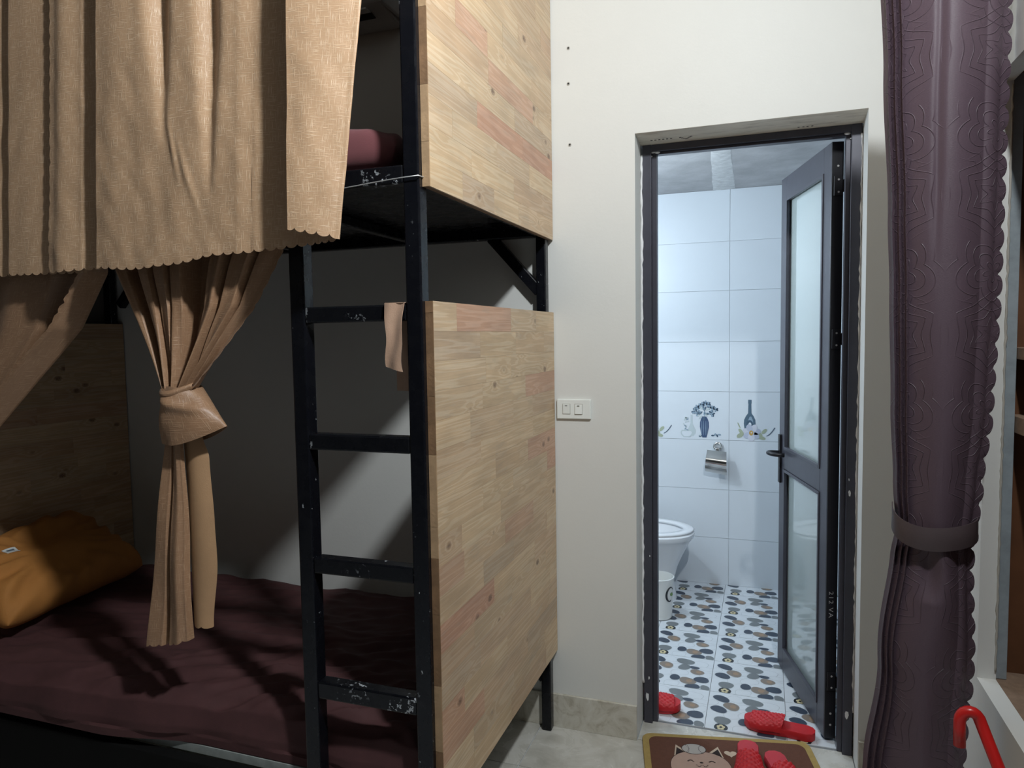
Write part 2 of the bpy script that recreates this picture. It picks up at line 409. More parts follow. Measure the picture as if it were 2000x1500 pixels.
# mortar and film lining the door opening
mk('head_lining', ([(OX0, 0.001, OZ), (OX1, 0.001, OZ), (OX1, 0.12, 2.063), (OX0, 0.12, 2.063), (OX0, 0.001, OZ-0.0005), (OX1, 0.001, OZ-0.0005), (OX1, 0.119, 2.061), (OX0, 0.119, 2.061)],
   [(4, 5, 6, 7), (0, 3, 2, 1), (0, 1, 5, 4), (2, 3, 7, 6), (1, 2, 6, 5), (3, 0, 4, 7)]), M['film'], wb)
def dashes():
    rr = random.Random(5); V = []; F = []
    def q(x, t, wd, h):      # t runs from the wall face (0) to the frame (1) on the lining's underside
        y0, y1 = 0.118*t, 0.118*(t+h); z0, z1 = OZ-0.001-0.0108*t, OZ-0.001-0.0108*(t+h)
        n = len(V); V.extend([(x, y0, z0), (x+wd, y0, z0), (x+wd, y1, z1), (x, y1, z1)]); F.append((n, n+1, n+2, n+3))
    x = OX0+0.05
    while x < OX1-0.03:
        if x < OX0+0.15 or x > OX0+0.36:
            q(x, 0.86+0.02*rr.random(), 0.003+0.004*rr.random(), 0.05)
        if OX0+0.50 < x < OX0+0.55: q(x, 0.80, 0.006, 0.12)
        x += 0.0085+0.006*rr.random()
    for k in range(6): q(OX0+0.04+0.013*k, 0.62, 0.007, 0.06)
    for k in range(7): q(OX0+0.135+0.006*k, 0.62+0.05*min(k, 6-k), 0.007, 0.05)
    return V, F
mk('film_print', dashes(), M['m_line'], wb)
def scruffy(x, y, z0, z1, r, n, seed):
    return tube([(x+0.0025*nz(k*0.9, seed), y+0.002*nz(k*0.7, seed+9), lerp(z0, z1, k/n)) for k in range(n+1)],
                [r*(0.55+0.9*abs(nz(k*0.63, seed+4))) for k in range(n+1)], 6)
mk('caulk_bead', scruffy(OX0+0.003, 0.117, 0.15, 2.03, 0.005, 120, 1.5), M['caulk'], wb, smooth=True)
mk('caulk_bead', scruffy(OX1-0.003, 0.117, 0.15, 2.03, 0.004, 120, 5.5), M['caulk'], wb, smooth=True)
wr = struct('wall_right', join(bx(XR, XR+0.04, YF, -1.75, 0, ZC), bx(XR, XR+0.04, -0.432, 0, 0, ZC), bx(XR, XR+0.04, -1.75, -0.432, 0, 0.56), bx(XR, XR+0.04, -1.75, -0.432, 1.98, ZC)),
            M['paint'], 'painted right wall around the built-in cupboard opening', 'wall')
mk('chipped_edge', scruffy(XR+0.038, -0.434, 0.58, 1.97, 0.0035, 110, 3.1), M['plaster'], wr, smooth=True)
struct('wall_left', bx(XL-0.1, XL, YF, 0, 0, ZC), M['paint_low_bounce'], 'left wall behind the bed end, darkened to bounce less light', 'wall')
struct('wall_front', bx(-4.0, XR+0.7, YF-0.1, YF, 0, ZC), M['paint_low_bounce'], 'wall behind the viewer', 'wall')
struct('ceiling', bx(XL-0.1, XR+0.7, YF, T, ZC, ZC+0.1), M['ceil'], 'painted ceiling of the bunk room', 'ceiling')

bb = thing('baseboard_back', 'pale marble tile skirting along the back wall', 'baseboard', (0, 0, 0), kind='structure')
for a, b in ((-2.70, -2.15), (-2.15, -1.55), (-1.55, -0.95), (-0.95, OX0), (OX1, XR-0.001)):
    mk('skirting_tile', bx(a+0.001, b-0.001 if b != OX0 else b, -0.011, -0.0002, 0.0, 0.122), M['btile'], bb, bevel=0.0012)
br = thing('baseboard_right', 'pale marble tile skirting along the right wall', 'baseboard', (XR, -0.5, 0), kind='structure')
for a, b in ((-0.61, -0.012), (-1.21, -0.61), (-1.81, -1.21)):
    mk('skirting_tile', bx(XR-0.011, XR-0.0002, a+0.001, b-0.001, 0.0, 0.122), M['btile'], br, bevel=0.0012)

# ------------------------------------------------------------------ bathroom shell
BX0, BX1, BY, BZ = -1.25, 0.62, 1.68, 2.189
rows = [0.0, 0.266, 0.541, 0.819, 1.089, 1.365, 1.644, 1.91, 2.189]
wbb = struct('wall_bathroom_back', bx(BX0-0.1, BX1+0.1, BY+0.006, BY+0.1, 0, 2.6), M['grout'], 'white tiled bathroom wall seen through the doorway', 'wall')
cols = [-1.273, -0.723, -0.173, 0.377, 0.927]
for i in range(4):
    for j in range(8):
        a = max(cols[i], BX0); b = min(cols[i+1], BX1)
        mk('wall_tile', bx(a+0.0008, b-0.0008, BY, BY+0.006, rows[j]+0.0008, rows[j+1]-0.0008), M['wtile'], wbb)
wbl = struct('wall_bathroom_left', bx(BX0-0.1, BX0-0.006, T, BY+0.006, 0, 2.6), M['grout'], 'bathroom left wall hidden behind the door jamb', 'wall')
wbr = struct('wall_bathroom_right', bx(BX1+0.006, BX1+0.1, T, BY+0.006, 0, 2.6), M['grout'], 'white tiled bathroom wall behind the open door', 'wall')
mk('tile_facing', bx(BX0-0.006, BX0, T, BY, 0, BZ), M['wtile'], wbl)
mk('tile_facing', bx(BX1, BX1+0.006, T, BY, 0, BZ), M['wtile'], wbr)
bcl = struct('ceiling_bathroom', bx(BX0-0.1, BX1+0.1, T, BY+0.1, BZ+0.001, BZ+0.10), M['concrete'], 'raw grey concrete bathroom ceiling with plaster streak', 'ceiling')
dr = [(-0.262, 1.675), (-0.142, 1.675)]
L_ = [(-0.262+0.055*t+0.008*nz(t*9, 3.3), 1.675-1.1*t) for t in [k/16 for k in range(17)]]
R_ = [(-0.146+0.012*t+0.004*nz(t*9, 8.3), 1.675-1.1*t) for t in [k/16 for k in range(17)]]
V = []; F = []
for (xa, ya), (xb, yb) in zip(L_, R_):
    V += [(xa, ya, BZ+0.0005), ((xa+xb)/2, ya, BZ-0.004), (xb, yb, BZ+0.0005)]
for k in range(16):
    a = 3*k; F += [(a, a+1, a+4, a+3), (a+1, a+2, a+5, a+4)]
mk('plaster_streak', (V, F), M['drip'], bcl, smooth=True)

flb = struct('floor_bathroom', bx(BX0-0.1, BX1+0.1, 0.13, BY+0.1, -0.10, -0.003), M['darkgrout'], 'pebble patterned bathroom floor tiles', 'floor')
PX = 0.277
peb = [  # x fraction, y fraction, w, h (m), kind
    (0.20, 0.03, 0.043, 0.060, 'fl'), (0.75, 0.02, 0.052, 0.050, 'p_navy'), (0.925, 0.01, 0.032, 0.050, 'p_grey'),
    (0.21, 0.24, 0.054, 0.058, 'p_grey'), (0.48, 0.27, 0.036, 0.056, 'p_navy'), (0.67, 0.21, 0.060, 0.062, 'p_brown'), (0.86, 0.29, 0.056, 0.056, 'p_navy'),
    (0.15, 0.52, 0.058, 0.050, 'p_navy'), (0.78, 0.52, 0.050, 0.052, 'p_brown'), (0.31, 0.64, 0.055, 0.060, 'p_brown'), (0.58, 0.64, 0.042, 0.062, 'p_grey'), (0.73, 0.655, 0.038, 0.028, 'p_navy'),
    (0.17, 0.82, 0.058, 0.050, 'p_navy'), (0.58, 0.83, 0.070, 0.056, 'p_grey')]
whites = [(0.45, 0.07, 0.06, 0.06), (0.34, 0.42, 0.07, 0.06), (0.53, 0.45, 0.07, 0.06), (0.36, 0.86, 0.05, 0.06), (0.80, 0.80, 0.055, 0.07), (0.93, 0.66, 0.035, 0.07), (0.47, 0.66, 0.035, 0.05), (0.04, 0.68, 0.035, 0.06), (0.92, 0.45, 0.04, 0.06)]
mi = {k: i for i, k in enumerate(['p_white', 'p_edge', 'p_navy', 'p_grey', 'p_brown', 'p_rust', 'p_cream', 'p_black'])}
def pebble_tile():
    parts = [(bx(0.001, PX-0.001, 0.001, PX-0.001, -0.003, 0.0), mi['p_white'])]
    zc = [0.0002]
    def at(z): return lambda x, y: (min(max(x, 0.002), PX-0.002), min(max(y, 0.002), PX-0.002), z)
    for i, (fx, fy, ww, hh) in enumerate(whites):
        parts.append((poly(ell(fx*PX, fy*PX, ww/2, hh/2, 0.3*i, 14, 0.09, i, 2.6), at(0.0002+0.00003*i)), mi['p_edge']))
        parts.append((poly(ell(fx*PX, fy*PX, ww/2-0.0013, hh/2-0.0016, 0.3*i, 14, 0.09, i, 2.6), at(0.000215+0.00003*i)), mi['p_white']))
    for i, (fx, fy, ww, hh, k) in enumerate(peb):
        x, y = fx*PX, min(max(fy*PX, hh/2*0.62), PX-hh/2*0.62)
        hh *= 0.88; ww *= 1.1
        rot = (-0.5, 0.25, 0.1, -0.3, 0.2, -0.25, 0.1, -0.6, -0.4, -0.5, -0.5, -0.2, -0.55, -0.12)[i]
        if k == 'fl':
            parts.append((poly(ell(x, y, ww/2, hh/2, 0.1, 18, 0.05, 1), at(0.0006)), mi['p_black']))
            for q in range(5):
                a = 2*PI*q/5+0.3
                parts.append((poly(ell(x+0.0095*math.cos(a), y+0.012*math.sin(a), 0.0058, 0.0072, a, 10), at(0.0009)), mi['p_cream']))
        else:
            parts.append((poly(ell(x, y, ww/2+0.0018, hh/2+0.0018, rot, 18, 0.07, i*1.7, 2.2), at(0.0005+0.00001*i)), mi['p_edge']))
            parts.append((poly(ell(x, y, ww/2, hh/2, rot, 18, 0.07, i*1.7, 2.2), at(0.0007+0.00001*i)), mi[k]))
            if k == 'p_brown':
                parts.append((poly(ell(x+0.006, y, ww/5, hh/4, rot, 12, 0.1, i), at(0.0009)), mi['p_rust']))
    return jn(*parts)
ptvf, ptm = pebble_tile()
first = None
for i in range(-4, 3):
    for j in range(6):
        x0 = -0.188+PX*i; y0 = 0.147+PX*j-0.0
        if x0 < BX0-0.28 or y0 > BY-0.02: continue
        if first is None:
            first = mk('pebble_tile', ([(x+x0, y+y0, z) for x, y, z in ptvf[0]], ptvf[1]), None, flb, mats=[M[k] for k in mi], fm=ptm); f0 = (x0, y0)
        else: dup(first, flb, (x0-f0[0], y0-f0[1], 0))

# printed decor on the tile row
dk = {k: i for i, k in enumerate(['d_blue', 'd_lblue', 'd_ink', 'd_teal', 'd_pale', 'd_green', 'd_petal', 'd_lilac', 'd_yellow', 'd_stem', 'wtile'])}
def prof2(pts):     # closed outline from half profile (half-width, z)
    return [(wd, z) for wd, z in pts]+[(-wd, z) for wd, z in reversed(pts)]
def decor():
    P = []; zz = [0]
    def add(pts, k, lay=1): P.append((poly(pts, lambda x, z: (x, -0.0004*lay, z)), dk[k]))
    def shape(cx, cz, half, k, lay=1, sc_=1):   # strips so that concave outlines stay right
        V = []; F = []
        for wd, z in half: V += [(cx-wd*sc_, -0.0004*lay, cz+z*sc_), (cx+wd*sc_, -0.0004*lay, cz+z*sc_)]
        for i in range(len(half)-1): F.append((2*i, 2*i+1, 2*i+3, 2*i+2))
        P.append(((V, F), dk[k]))
    # x measured from the tile's left seam, z from its lower seam
    vx = 0.418
    shape(vx, 0.012, [(0.011, 0), (0.017, 0.02), (0.0245, 0.06), (0.024, 0.085), (0.018, 0.105), (0.012, 0.113), (0.012, 0.118)], 'd_blue', 2)
    for q in (-0.014, -0.004, 0.006, 0.014): shape(vx+q, 0.025, [(0.0008, 0), (0.0016, 0.04), (0.0008, 0.08)], 'd_lblue', 3)
    rr = random.Random(3)
    for q in range(13):
        a = PI*(q/12.0)*1.15-0.25; rad = 0.03+0.03*rr.random()
        px, pz = vx+0.004+math.cos(a)*rad*1.1, 0.152+math.sin(a)*rad*0.95
        for u in range(5):
            b = 2*PI*u/5+rr.random()
            add(ell(px+0.007*math.cos(b), pz+0.007*math.sin(b), 0.0082, 0.0052, b, 9), 'd_lblue' if u % 2 else 'd_ink', 2+u % 2)
        add(ell(px, pz, 0.003, 0.003, 0, 8), 'd_ink', 5)
    for q in range(16):
        a = rr.random()*PI*2; add(ell(vx+0.045*math.cos(a)*rr.random(), 0.15+0.036*math.sin(a)*rr.random(), 0.014, 0.005, a, 9), rr.choice(['d_lblue', 'd_ink', 'd_teal', 'd_pale']), 3+q % 2)
    for q in range(4): add(ell(vx+0.045+0.012*q, 0.024+0.006*(q % 2), 0.009, 0.005, q, 9), 'd_lblue' if q % 2 else 'd_ink', 2+q % 2)
    add(ell(vx-0.022, 0.02, 0.009, 0.006, 0.2, 10), 'd_teal', 2); add(ell(vx-0.022, 0.022, 0.005, 0.003, 0.2, 8), 'd_pale', 3)
    # pale glass vases
    shape(0.348, 0.02, [(0.012, 0), (0.021, 0.015), (0.022, 0.032), (0.014, 0.05), (0.0055, 0.068), (0.005, 0.115), (0.007, 0.118)], 'd_pale', 2)
    shape(0.322, 0.012, [(0.018, 0), (0.030, 0.012), (0.034, 0.025), (0.028, 0.04)], 'd_pale', 3); shape(0.322, 0.015, [(0.012, 0), (0.024, 0.012), (0.028, 0.022), (0.024, 0.03)], 'wtile', 4)
    for q in range(16): add(ell(0.318+0.025*(rr.random()-0.5), 0.05+0.075*rr.random(), 0.007, 0.0035, rr.random()*3, 8), rr.choice(['d_pale', 'd_lblue', 'd_pale']), 4+q % 2)
    # bottle with a flower, close to the left seam
    bxx = 0.108
    shape(bxx, 0.055, [(0.026, 0), (0.0305, 0.04), (0.029, 0.062), (0.020, 0.082), (0.009, 0.098), (0.0075, 0.15), (0.009, 0.152), (0.009, 0.172)], 'd_teal', 2)
    shape(bxx+0.004, 0.06, [(0.008, 0), (0.014, 0.035), (0.012, 0.055), (0.004, 0.075)], 'd_lblue', 3)
    add(ell(bxx, 0.092, 0.018, 0.024, 0, 14), 'd_ink', 4); add(ell(bxx+0.001, 0.09, 0.008, 0.013, 0, 12), 'wtile', 5)
    for (px, pz, rx, rz, a) in ((-0.045, 0.05, 0.02, 0.009, 2.2), (-0.056, 0.085, 0.018, 0.003, 2.0), (-0.05, 0.03, 0.02, 0.012, 0.6), (0.075, 0.055, 0.018, 0.009, 0.8), (0.06, 0.02, 0.024, 0.010, -0.3), (0.05, 0.035, 0.018, 0.012, -0.5)):
        add(ell(bxx+px, pz, rx, rz, a, 12), 'd_green', 3)
    for q in range(9):
        t = 0.3+0.7*q/8; add(ell(bxx+0.075+0.052*t, 0.028+0.045*t*t, 0.006, 0.0018+0.001*t, 0.3+0.6*t, 8), 'd_stem', 4)
    for q in range(7):
        a = 2*PI*q/7+0.2; add(ell(bxx+0.01+0.026*math.cos(a), 0.047+0.026*math.sin(a), 0.022, 0.017, a, 14, 0.06, q), 'd_petal' if q % 2 else 'd_lilac', 5+(q % 3))
    add(ell(bxx+0.010, 0.047, 0.014, 0.017, 0, 14), 'd_lilac', 8); add(ell(bxx+0.008, 0.045, 0.011, 0.014, 0, 12), 'd_yellow', 9); add(ell(bxx+0.009, 0.047, 0.004, 0.004, 0.5, 10), 'd_petal', 10)
    return jn(*P)
dvf, dm = decor()
d0 = None
for i in range(3):
    x0 = cols[i]
    if i == 2: x0 = cols[2]
    if d0 is None:
        d0 = mk('printed_decor', ([(x+x0, y+BY-0.0004, z+rows[3]) for x, y, z in dvf[0]], dvf[1]), None, wbb, mats=[M[k] for k in dk], fm=dm); dx0 = x0
    else: dup(d0, wbb, (x0-dx0, 0, 0))

# ------------------------------------------------------------------ door
dr1 = thing('door_1', 'dark aluminium bathroom door with two frosted panes, standing open', 'door', (0.22, 0.17, 0), kind='structure')
FY0, FY1 = 0.115, 0.175
FX0, FX1 = OX0+0.006, OX1-0.003
mk('frame_jamb', join(bx(FX0, FX0+0.030, FY0, FY1, 0.0, 2.061), bx(FX0+0.030, FX0+0.047, FY0+0.016, FY1-0.012, 0.0, 2.038)), M['alu'], dr1, bevel=0.0015)
mk('frame_jamb', join(bx(FX1-0.030, FX1, FY0, FY1, 0.0, 2.061), bx(FX1-0.045, FX1-0.030, FY0+0.016, FY1-0.012, 0.0, 2.038)), M['alu'], dr1, bevel=0.0015)
mk('frame_head', join(bx(FX0+0.030, FX1-0.030, FY0+0.001, FY1-0.001, 2.038, 2.061), bx(FX0+0.047, FX1-0.045, FY0+0.016, FY1-0.012, 2.030, 2.038)), M['alu'], dr1, bevel=0.0015)
for (x, z, s) in ((FX0+0.035, 2.040, 1), (FX0+0.05, 2.036, 0.8), (FX0+0.024, 2.024, 0.7), (FX1-0.04, 2.036, 0.8), (FX1-0.026, 2.02, 0.6)):
    mk('sealant_blob', grid(lambda u, v: (x+0.012*s*math.cos(2*PI*u)*math.sin(PI*v)*(1+0.3*nz(u*5, v*5, s*9)), FY0+0.013+0.006*s*math.cos(PI*v), z+0.006*s*math.sin(2*PI*u)*math.sin(PI*v)), 12, 6, True), M['caulk'], dr1, smooth=True)
for (x, z, h) in ((FX1-0.022, 0.93, 0.010), (FX1-0.020, 0.885, 0.022), (FX1-0.018, 0.14, 0.03), (FX0+0.012, 0.10, 0.03), (FX0+0.022, 0.62, 0.008), (FX0+0.018, 0.17, 0.014)):
    mk('paint_fleck', ([(x+0.5*h*0.35*math.cos(a)*(1+0.5*nz(a, z*9)), FY0-0.0004, z+0.5*h*math.sin(a)*(1+0.5*nz(a, z*7))) for a in [2*PI*k/9 for k in range(9)]], [tuple(range(9))]), M['caulk'], dr1)
LL, LH0, LH1, TH = 0.575, 0.012, 2.028, 0.038
hx, hy = 0.2075, 0.186
ang = math.atan2(0.970, -0.243)
def stile(x0, x1, z0, z1): return bx(x0, x1, -TH, 0, z0, z1)
leafvf = join(stile(0, 0.072, LH0, LH1), stile(LL-0.072, LL, LH0, LH1), stile(0.072, LL-0.072, LH0, LH0+0.085), stile(0.072, LL-0.072, LH1-0.085, LH1), stile(0.072, LL-0.072, 0.855, 0.935))
leaf = mk('door_leaf', leafvf, M['alu'], None, bevel=0.002, keep=True)
leaf.parent = dr1; leaf.location = Vector((hx, hy, 0))-Vector(dr1.location); leaf.rotation_euler = (0, 0, ang)
W[leaf.name] = Matrix.Translation((hx, hy, 0)) @ Matrix.Rotation(ang, 4, 'Z')
def bead(x0, x1, z0, z1, wd=0.012):
    return join(bx(x0, x0+wd, -0.008, 0.004, z0, z1), bx(x1-wd, x1, -0.008, 0.004, z0, z1), bx(x0+wd, x1-wd, -0.008, 0.004, z0, z0+wd), bx(x0+wd, x1-wd, -0.008, 0.004, z1-wd, z1))
for z0, z1 in ((LH0+0.085, 0.855), (0.935, LH1-0.085)):
    mk('glazing_bead', bead(0.0725, LL-0.0725, z0+0.0005, z1-0.0005), M['alu'], leaf, 'local', bevel=0.0015)
    mk('glass_pane', bx(0.073, LL-0.073, -0.022, -0.016, z0+0.001, z1-0.001), M['glass'], leaf, 'local')
mk('hinge_edge_cover', bx(-0.004, 0.0, -TH+0.001, -0.001, LH0, LH1), M['alu_black'], leaf, 'local')
hl = mk('lock_plate', bx(LL-0.036, LL-0.012, 0.0005, 0.009, 0.79, 0.99), M['alu_black'], leaf, 'local', bevel=0.002)
pts = []
for k in range(15):
    t = k/14; a = PI*t
    pts.append((LL-0.024-0.02*(1-math.cos(a))*1.9, 0.008+0.052*math.sin(a)**0.7, 0.915+0.004*math.sin(a)))
mk('pull_handle', tube(pts, 0.0085, 10), M['alu_black'], leaf, 'local', smooth=True)
for zc in (1.885, 1.385, 0.215):
    hg = mk('hinge', join(bx(-0.010, -0.0045, -0.034, -0.006, zc-0.032, zc+0.032), bx(-0.022, -0.0045, -0.070, -0.034, zc-0.020, zc+0.020)), M['alu_black'], leaf, 'local', bevel=0.0015)
    for dz in (-0.02, 0.02):
        o = mk('hinge_screw', lathe([(0.0035, -0.0115), (0.003, -0.0103)], (0, 0, 0), 8, 'y'), M['screw'], leaf, 'local')
        o.location = (-0.0105, -0.02, zc+dz); o.rotation_euler = (0, 0, -PI/2)
for zc in (1.95, 0.10, 0.06):
    o = mk('edge_bolt', lathe([(0.004, -0.0015), (0.0033, -0.0030)], (0, 0, 0), 8, 'y'), M['screw'], leaf, 'local')
    o.location = (-0.0045, -0.02, zc); o.rotation_euler = (0, 0, -PI/2)
tc = bpy.data.curves.new('t', 'FONT'); tc.body = '212 VA'; tc.size = 0.026; tc.space_character = 1.2; tc.extrude = 0.0002
to = bpy.data.objects.new('t', tc); C.objects.link(to)
bpy.context.view_layer.update()
tm = bpy.data.meshes.new_from_object(to.evaluated_get(bpy.context.evaluated_depsgraph_get()))
bpy.data.objects.remove(to)
tv = [(-0.0046, -0.010-0.8*v.co.y, 0.53-v.co.x) for v in tm.vertices]     # written downwards along the hinge edge
tf = [tuple(p.vertices) for p in tm.polygons]
mk('chalk_lettering', (tv, tf), M['chalk'], leaf, 'local')

# ------------------------------------------------------------------ bunk bed
bed = thing('bunk_bed', 'black steel bunk bed with pine end boards and ladder', 'bunk bed', (-1.68, -0.5, 0))
PXR0, PXR1 = -0.746, -0.707
Y0, Y1 = -0.985, -0.946
ZT = 2.95
def bar(name, *a, m='enamel', **k): return mk(name, bx(*a), M[m], bed, bevel=0.004, **k)
bar('post', PXR0, PXR1, Y0, Y1, 0, ZT); bar('post', PXR0+0.008, PXR1+0.004, -0.047, -0.012, 0, ZT)
bar('post', -2.717, -2.679, Y0, Y1, 0, ZT); bar('post', -2.717, -2.679, -0.047, -0.012, 0, ZT)
bar('ladder_post', -1.052, -1.012, Y0, Y1, 0, ZT)
for z0, z1 in ((1.449, 1.486), (1.150, 1.188), (0.851, 0.889), (0.541, 0.583)):
    bar('ladder_rung', -1.012, PXR0, Y0+0.001, Y1-0.001, z0, z1, m='rungpaint')
for z in (1.75, 2.91):
    bar('rail', -2.658, -1.052, Y0+0.001, Y1-0.001, z, z+0.04); bar('rail', -1.012, PXR0, Y0+0.001, Y1-0.001, z, z+0.04, m='rungpaint')
    bar('rail', -2.658, PXR0, -0.046, -0.013, z, z+0.04)
    bar('rail', PXR0+0.009, PXR1-0.001, Y1, -0.047, z, z+0.038); bar('rail', -2.717, -2.680, Y1, -0.047, z, z+0.038)
z = 0.262
bar('side_board', -2.658, -1.052, Y0+0.004, Y1-0.001, 0.13, z+0.04, m='matblack'); bar('side_board', -1.012, PXR0, Y0+0.004, Y1-0.001, 0.13, z+0.04, m='matblack')
bar('rail', -2.658, PXR0, -0.046, -0.013, z, z+0.04); bar('rail', PXR0+0.009, PXR1-0.001, Y1, -0.047, z, z+0.038); bar('rail', -2.717, -2.680, Y1, -0.047, z, z+0.038)
for x in (-2.2, -1.7, -1.2):
    bar('cross_bar', x-0.015, x+0.015, Y1, -0.047, 1.752, 1.782)
mk('upper_deck', bx(-2.618, -0.748, Y1+0.001, -0.048, 1.783, 1.792), M['enamel'], bed)
dk_ = mk('lower_deck', bx(-2.618, -0.748, -0.944, -0.048, 0.303, 0.326), M['board'], bed); dk_['label'] = 'pale grey deck board edge under the mattress'
def brace(p, q, wd, y0, y1):
    p = Vector((p[0], 0, p[1])); q = Vector((q[0], 0, q[1])); d = (q-p).normalized(); n = Vector((-d.z, 0, d.x))*wd/2
    a, b, c, e = p+n, q+n, q-n, p-n
    V = [(v.x, y, v.z) for y in (y0, y1) for v in (a, b, c, e)]
    return V, [(0, 1, 2, 3), (7, 6, 5, 4), (0, 4, 5, 1), (1, 5, 6, 2), (2, 6, 7, 3), (3, 7, 4, 0)]
mk('corner_brace', brace((-0.905, 1.757), (-0.73, 1.563), 0.036, -0.044, -0.014), M['enamel'], bed, bevel=0.003)
mk('corner_brace', brace((-2.47, 1.757), (-2.64, 1.57), 0.036, -0.044, -0.014), M['enamel'], bed, bevel=0.003)
mk('corner_brace', brace((-0.80, 0.275), (-0.73, 0.185), 0.034, -0.044, -0.014), M['enamel'], bed, bevel=0.003)

rs = random.Random(11)
def end_panel(z0, z1, x0, x1, side, seed):
    """boards glued from staves; each stave its own piece"""
    rs = random.Random(seed)
    core = bx(x0+0.002*(side > 0)+0.0, x1-(0.004 if side > 0 else 0.0)+(0 if side > 0 else 0), -0.966, -0.006, z0+0.001, z1-0.001)
    if side > 0: core = bx(x0, x1-0.005, -0.967, -0.005, z0+0.0005, z1-0.0005)
    else: core = bx(x0, x1-0.005, -0.966, -0.006, z0+0.0005, z1-0.0005)
    p = mk('end_panel', core, M['pineedge'], bed)
    n = 18; h = (z1-z0)/n
    for r in range(n):
        y = -0.967; L = rs.uniform(0.12, 0.38)
        while y < -0.0051:
            e = min(y+L, -0.005)
            if -0.005-e < 0.07: e = -0.005
            pr = rs.uniform(-0.00012, 0.00012)
            mk('wood_stave', bx(x1-0.005, x1+pr, y+0.00015, e-0.00015, z0+r*h+0.00018, z0+(r+1)*h-0.00018), M['pine'], p)
            y = e; L = rs.uniform(0.18, 0.46)
    # sawn near edge shows the stave ends
    k = z0
    while k < z1-0.001:
        e = min(k+rs.uniform(0.06, 0.22), z1)
        mk('stave_end', bx(x0, x1-0.0005, -0.9695, -0.967, k+0.0003, e-0.0003), M[rs.choice(['pineedge', 'pineedge_pale', 'pineedge_pale'])], p)
        k = e
    return p
end_panel(0.285, 1.492, -0.7065, -0.688, 1, 3)
end_panel(1.741, 2.945, -0.7065, -0.688, 1, 8)
end_panel(0.300, 1.492, -2.678, -2.6595, -1, 21)
end_panel(1.741, 2.945, -2.678, -2.6595, -1, 33)

# mattress with a maroon fitted sheet
def mattress(x0, x1, y0f, y1, z0, z1):
    nu, nv = 220, 170
    prof = []
    rr = 0.05
    def fn(u, v):
        x = lerp(x0, x1, u); yf = y0f(x)
        # profile from front bottom, over the top, to back bottom
        per = [(-1, 0.0), (-1, 0.35), (-0.97, 0.75), (-0.88, 0.96), (-0.7, 1.0), (-0.5, 1.0), (-0.3, 1.0), (-0.1, 1.0), (0.1, 1.0), (0.3, 1.0), (0.55, 1.0), (0.8, 1.0), (0.95, 0.95), (1, 0.7), (1, 0.0)]
        s = v*(len(per)-1); i = min(int(s), len(per)-2); f = s-i
        a = lerp(per[i][0], per[i+1][0], f); b = lerp(per[i][1], per[i+1][1], f)
        y = lerp(yf, y1, (a+1)/2); z = lerp(z0, z1, b)
        e = min(1.0, (min(u, 1-u)*(x1-x0))/0.06); z = z0+(z-z0)*(0.82+0.18*math.sqrt(max(0, 1-(1-e)**2)))
        if b > 0.2:
            wr_ = 0.011*nz(x*1.6, y*2.0, 1.0)
            # creases fanning out of the ladder corner
            ang_ = math.atan2(y+1.05, x+0.55)
            rad = math.hypot(x+0.55, y+1.05)
            sw_ = math.sin(ang_*46+5.0*nz(x*2.2, y*2.2)); wr_ += 0.0085*math.exp(-max(0, rad-0.3)*1.2)*(0.55+0.9*nz(x*2.5, y*4, 9.0))*(math.copysign(abs(sw_)**0.6, sw_))*min(1, b)
            n_ = -0.50*x+0.87*y+0.05*nz(x*3, y*3, 12.0); cz_ = 1-2.2*abs(nz(n_*19, x*1.6+y*1.0, 6.0))
            wr_ += 0.0105*cz_*math.exp(-((x+1.15)/0.55)**2-((y+0.80)/0.30)**2)+0.004*cz_
            wr_ += 0.011*(1-abs(nz(x*3.2+y*1.5, y*12-x*2.5, 4.0))*2.6)+0.006*nz(x*9, y*30, 5.0)
            z += wr_*min(1, (b-0.2)*1.4); y += (-0.010*nz(x*5, z*6, 8.0) if a < -0.5 else 0)
            if a < -0.5: y += 0.006*math.sin(x*21)*(1-b)
        return (x, y, z)
    V, F = grid(fn, nu, nv)
    m = nu+1
    F.append(tuple(j*m for j in range(nv+1))); F.append(tuple(j*m+nu for j in range(nv, -1, -1)))
    F.append(tuple(range(m))[::1][::-1]+tuple(nv*m+i for i in range(m)))
    return V, F
mt = mk('mattress', mattress(-2.616, -0.750, lambda x: interp([(-2.7, -0.997), (-1.75, -0.992), (-1.40, -0.942), (-0.7, -0.942)], x), -0.075, 0.329, 0.452), M['sheet'], None, smooth=True, angle=1.0)
tag(mt, 'lower bunk mattress in a dark maroon wrinkled fitted sheet', 'mattress')

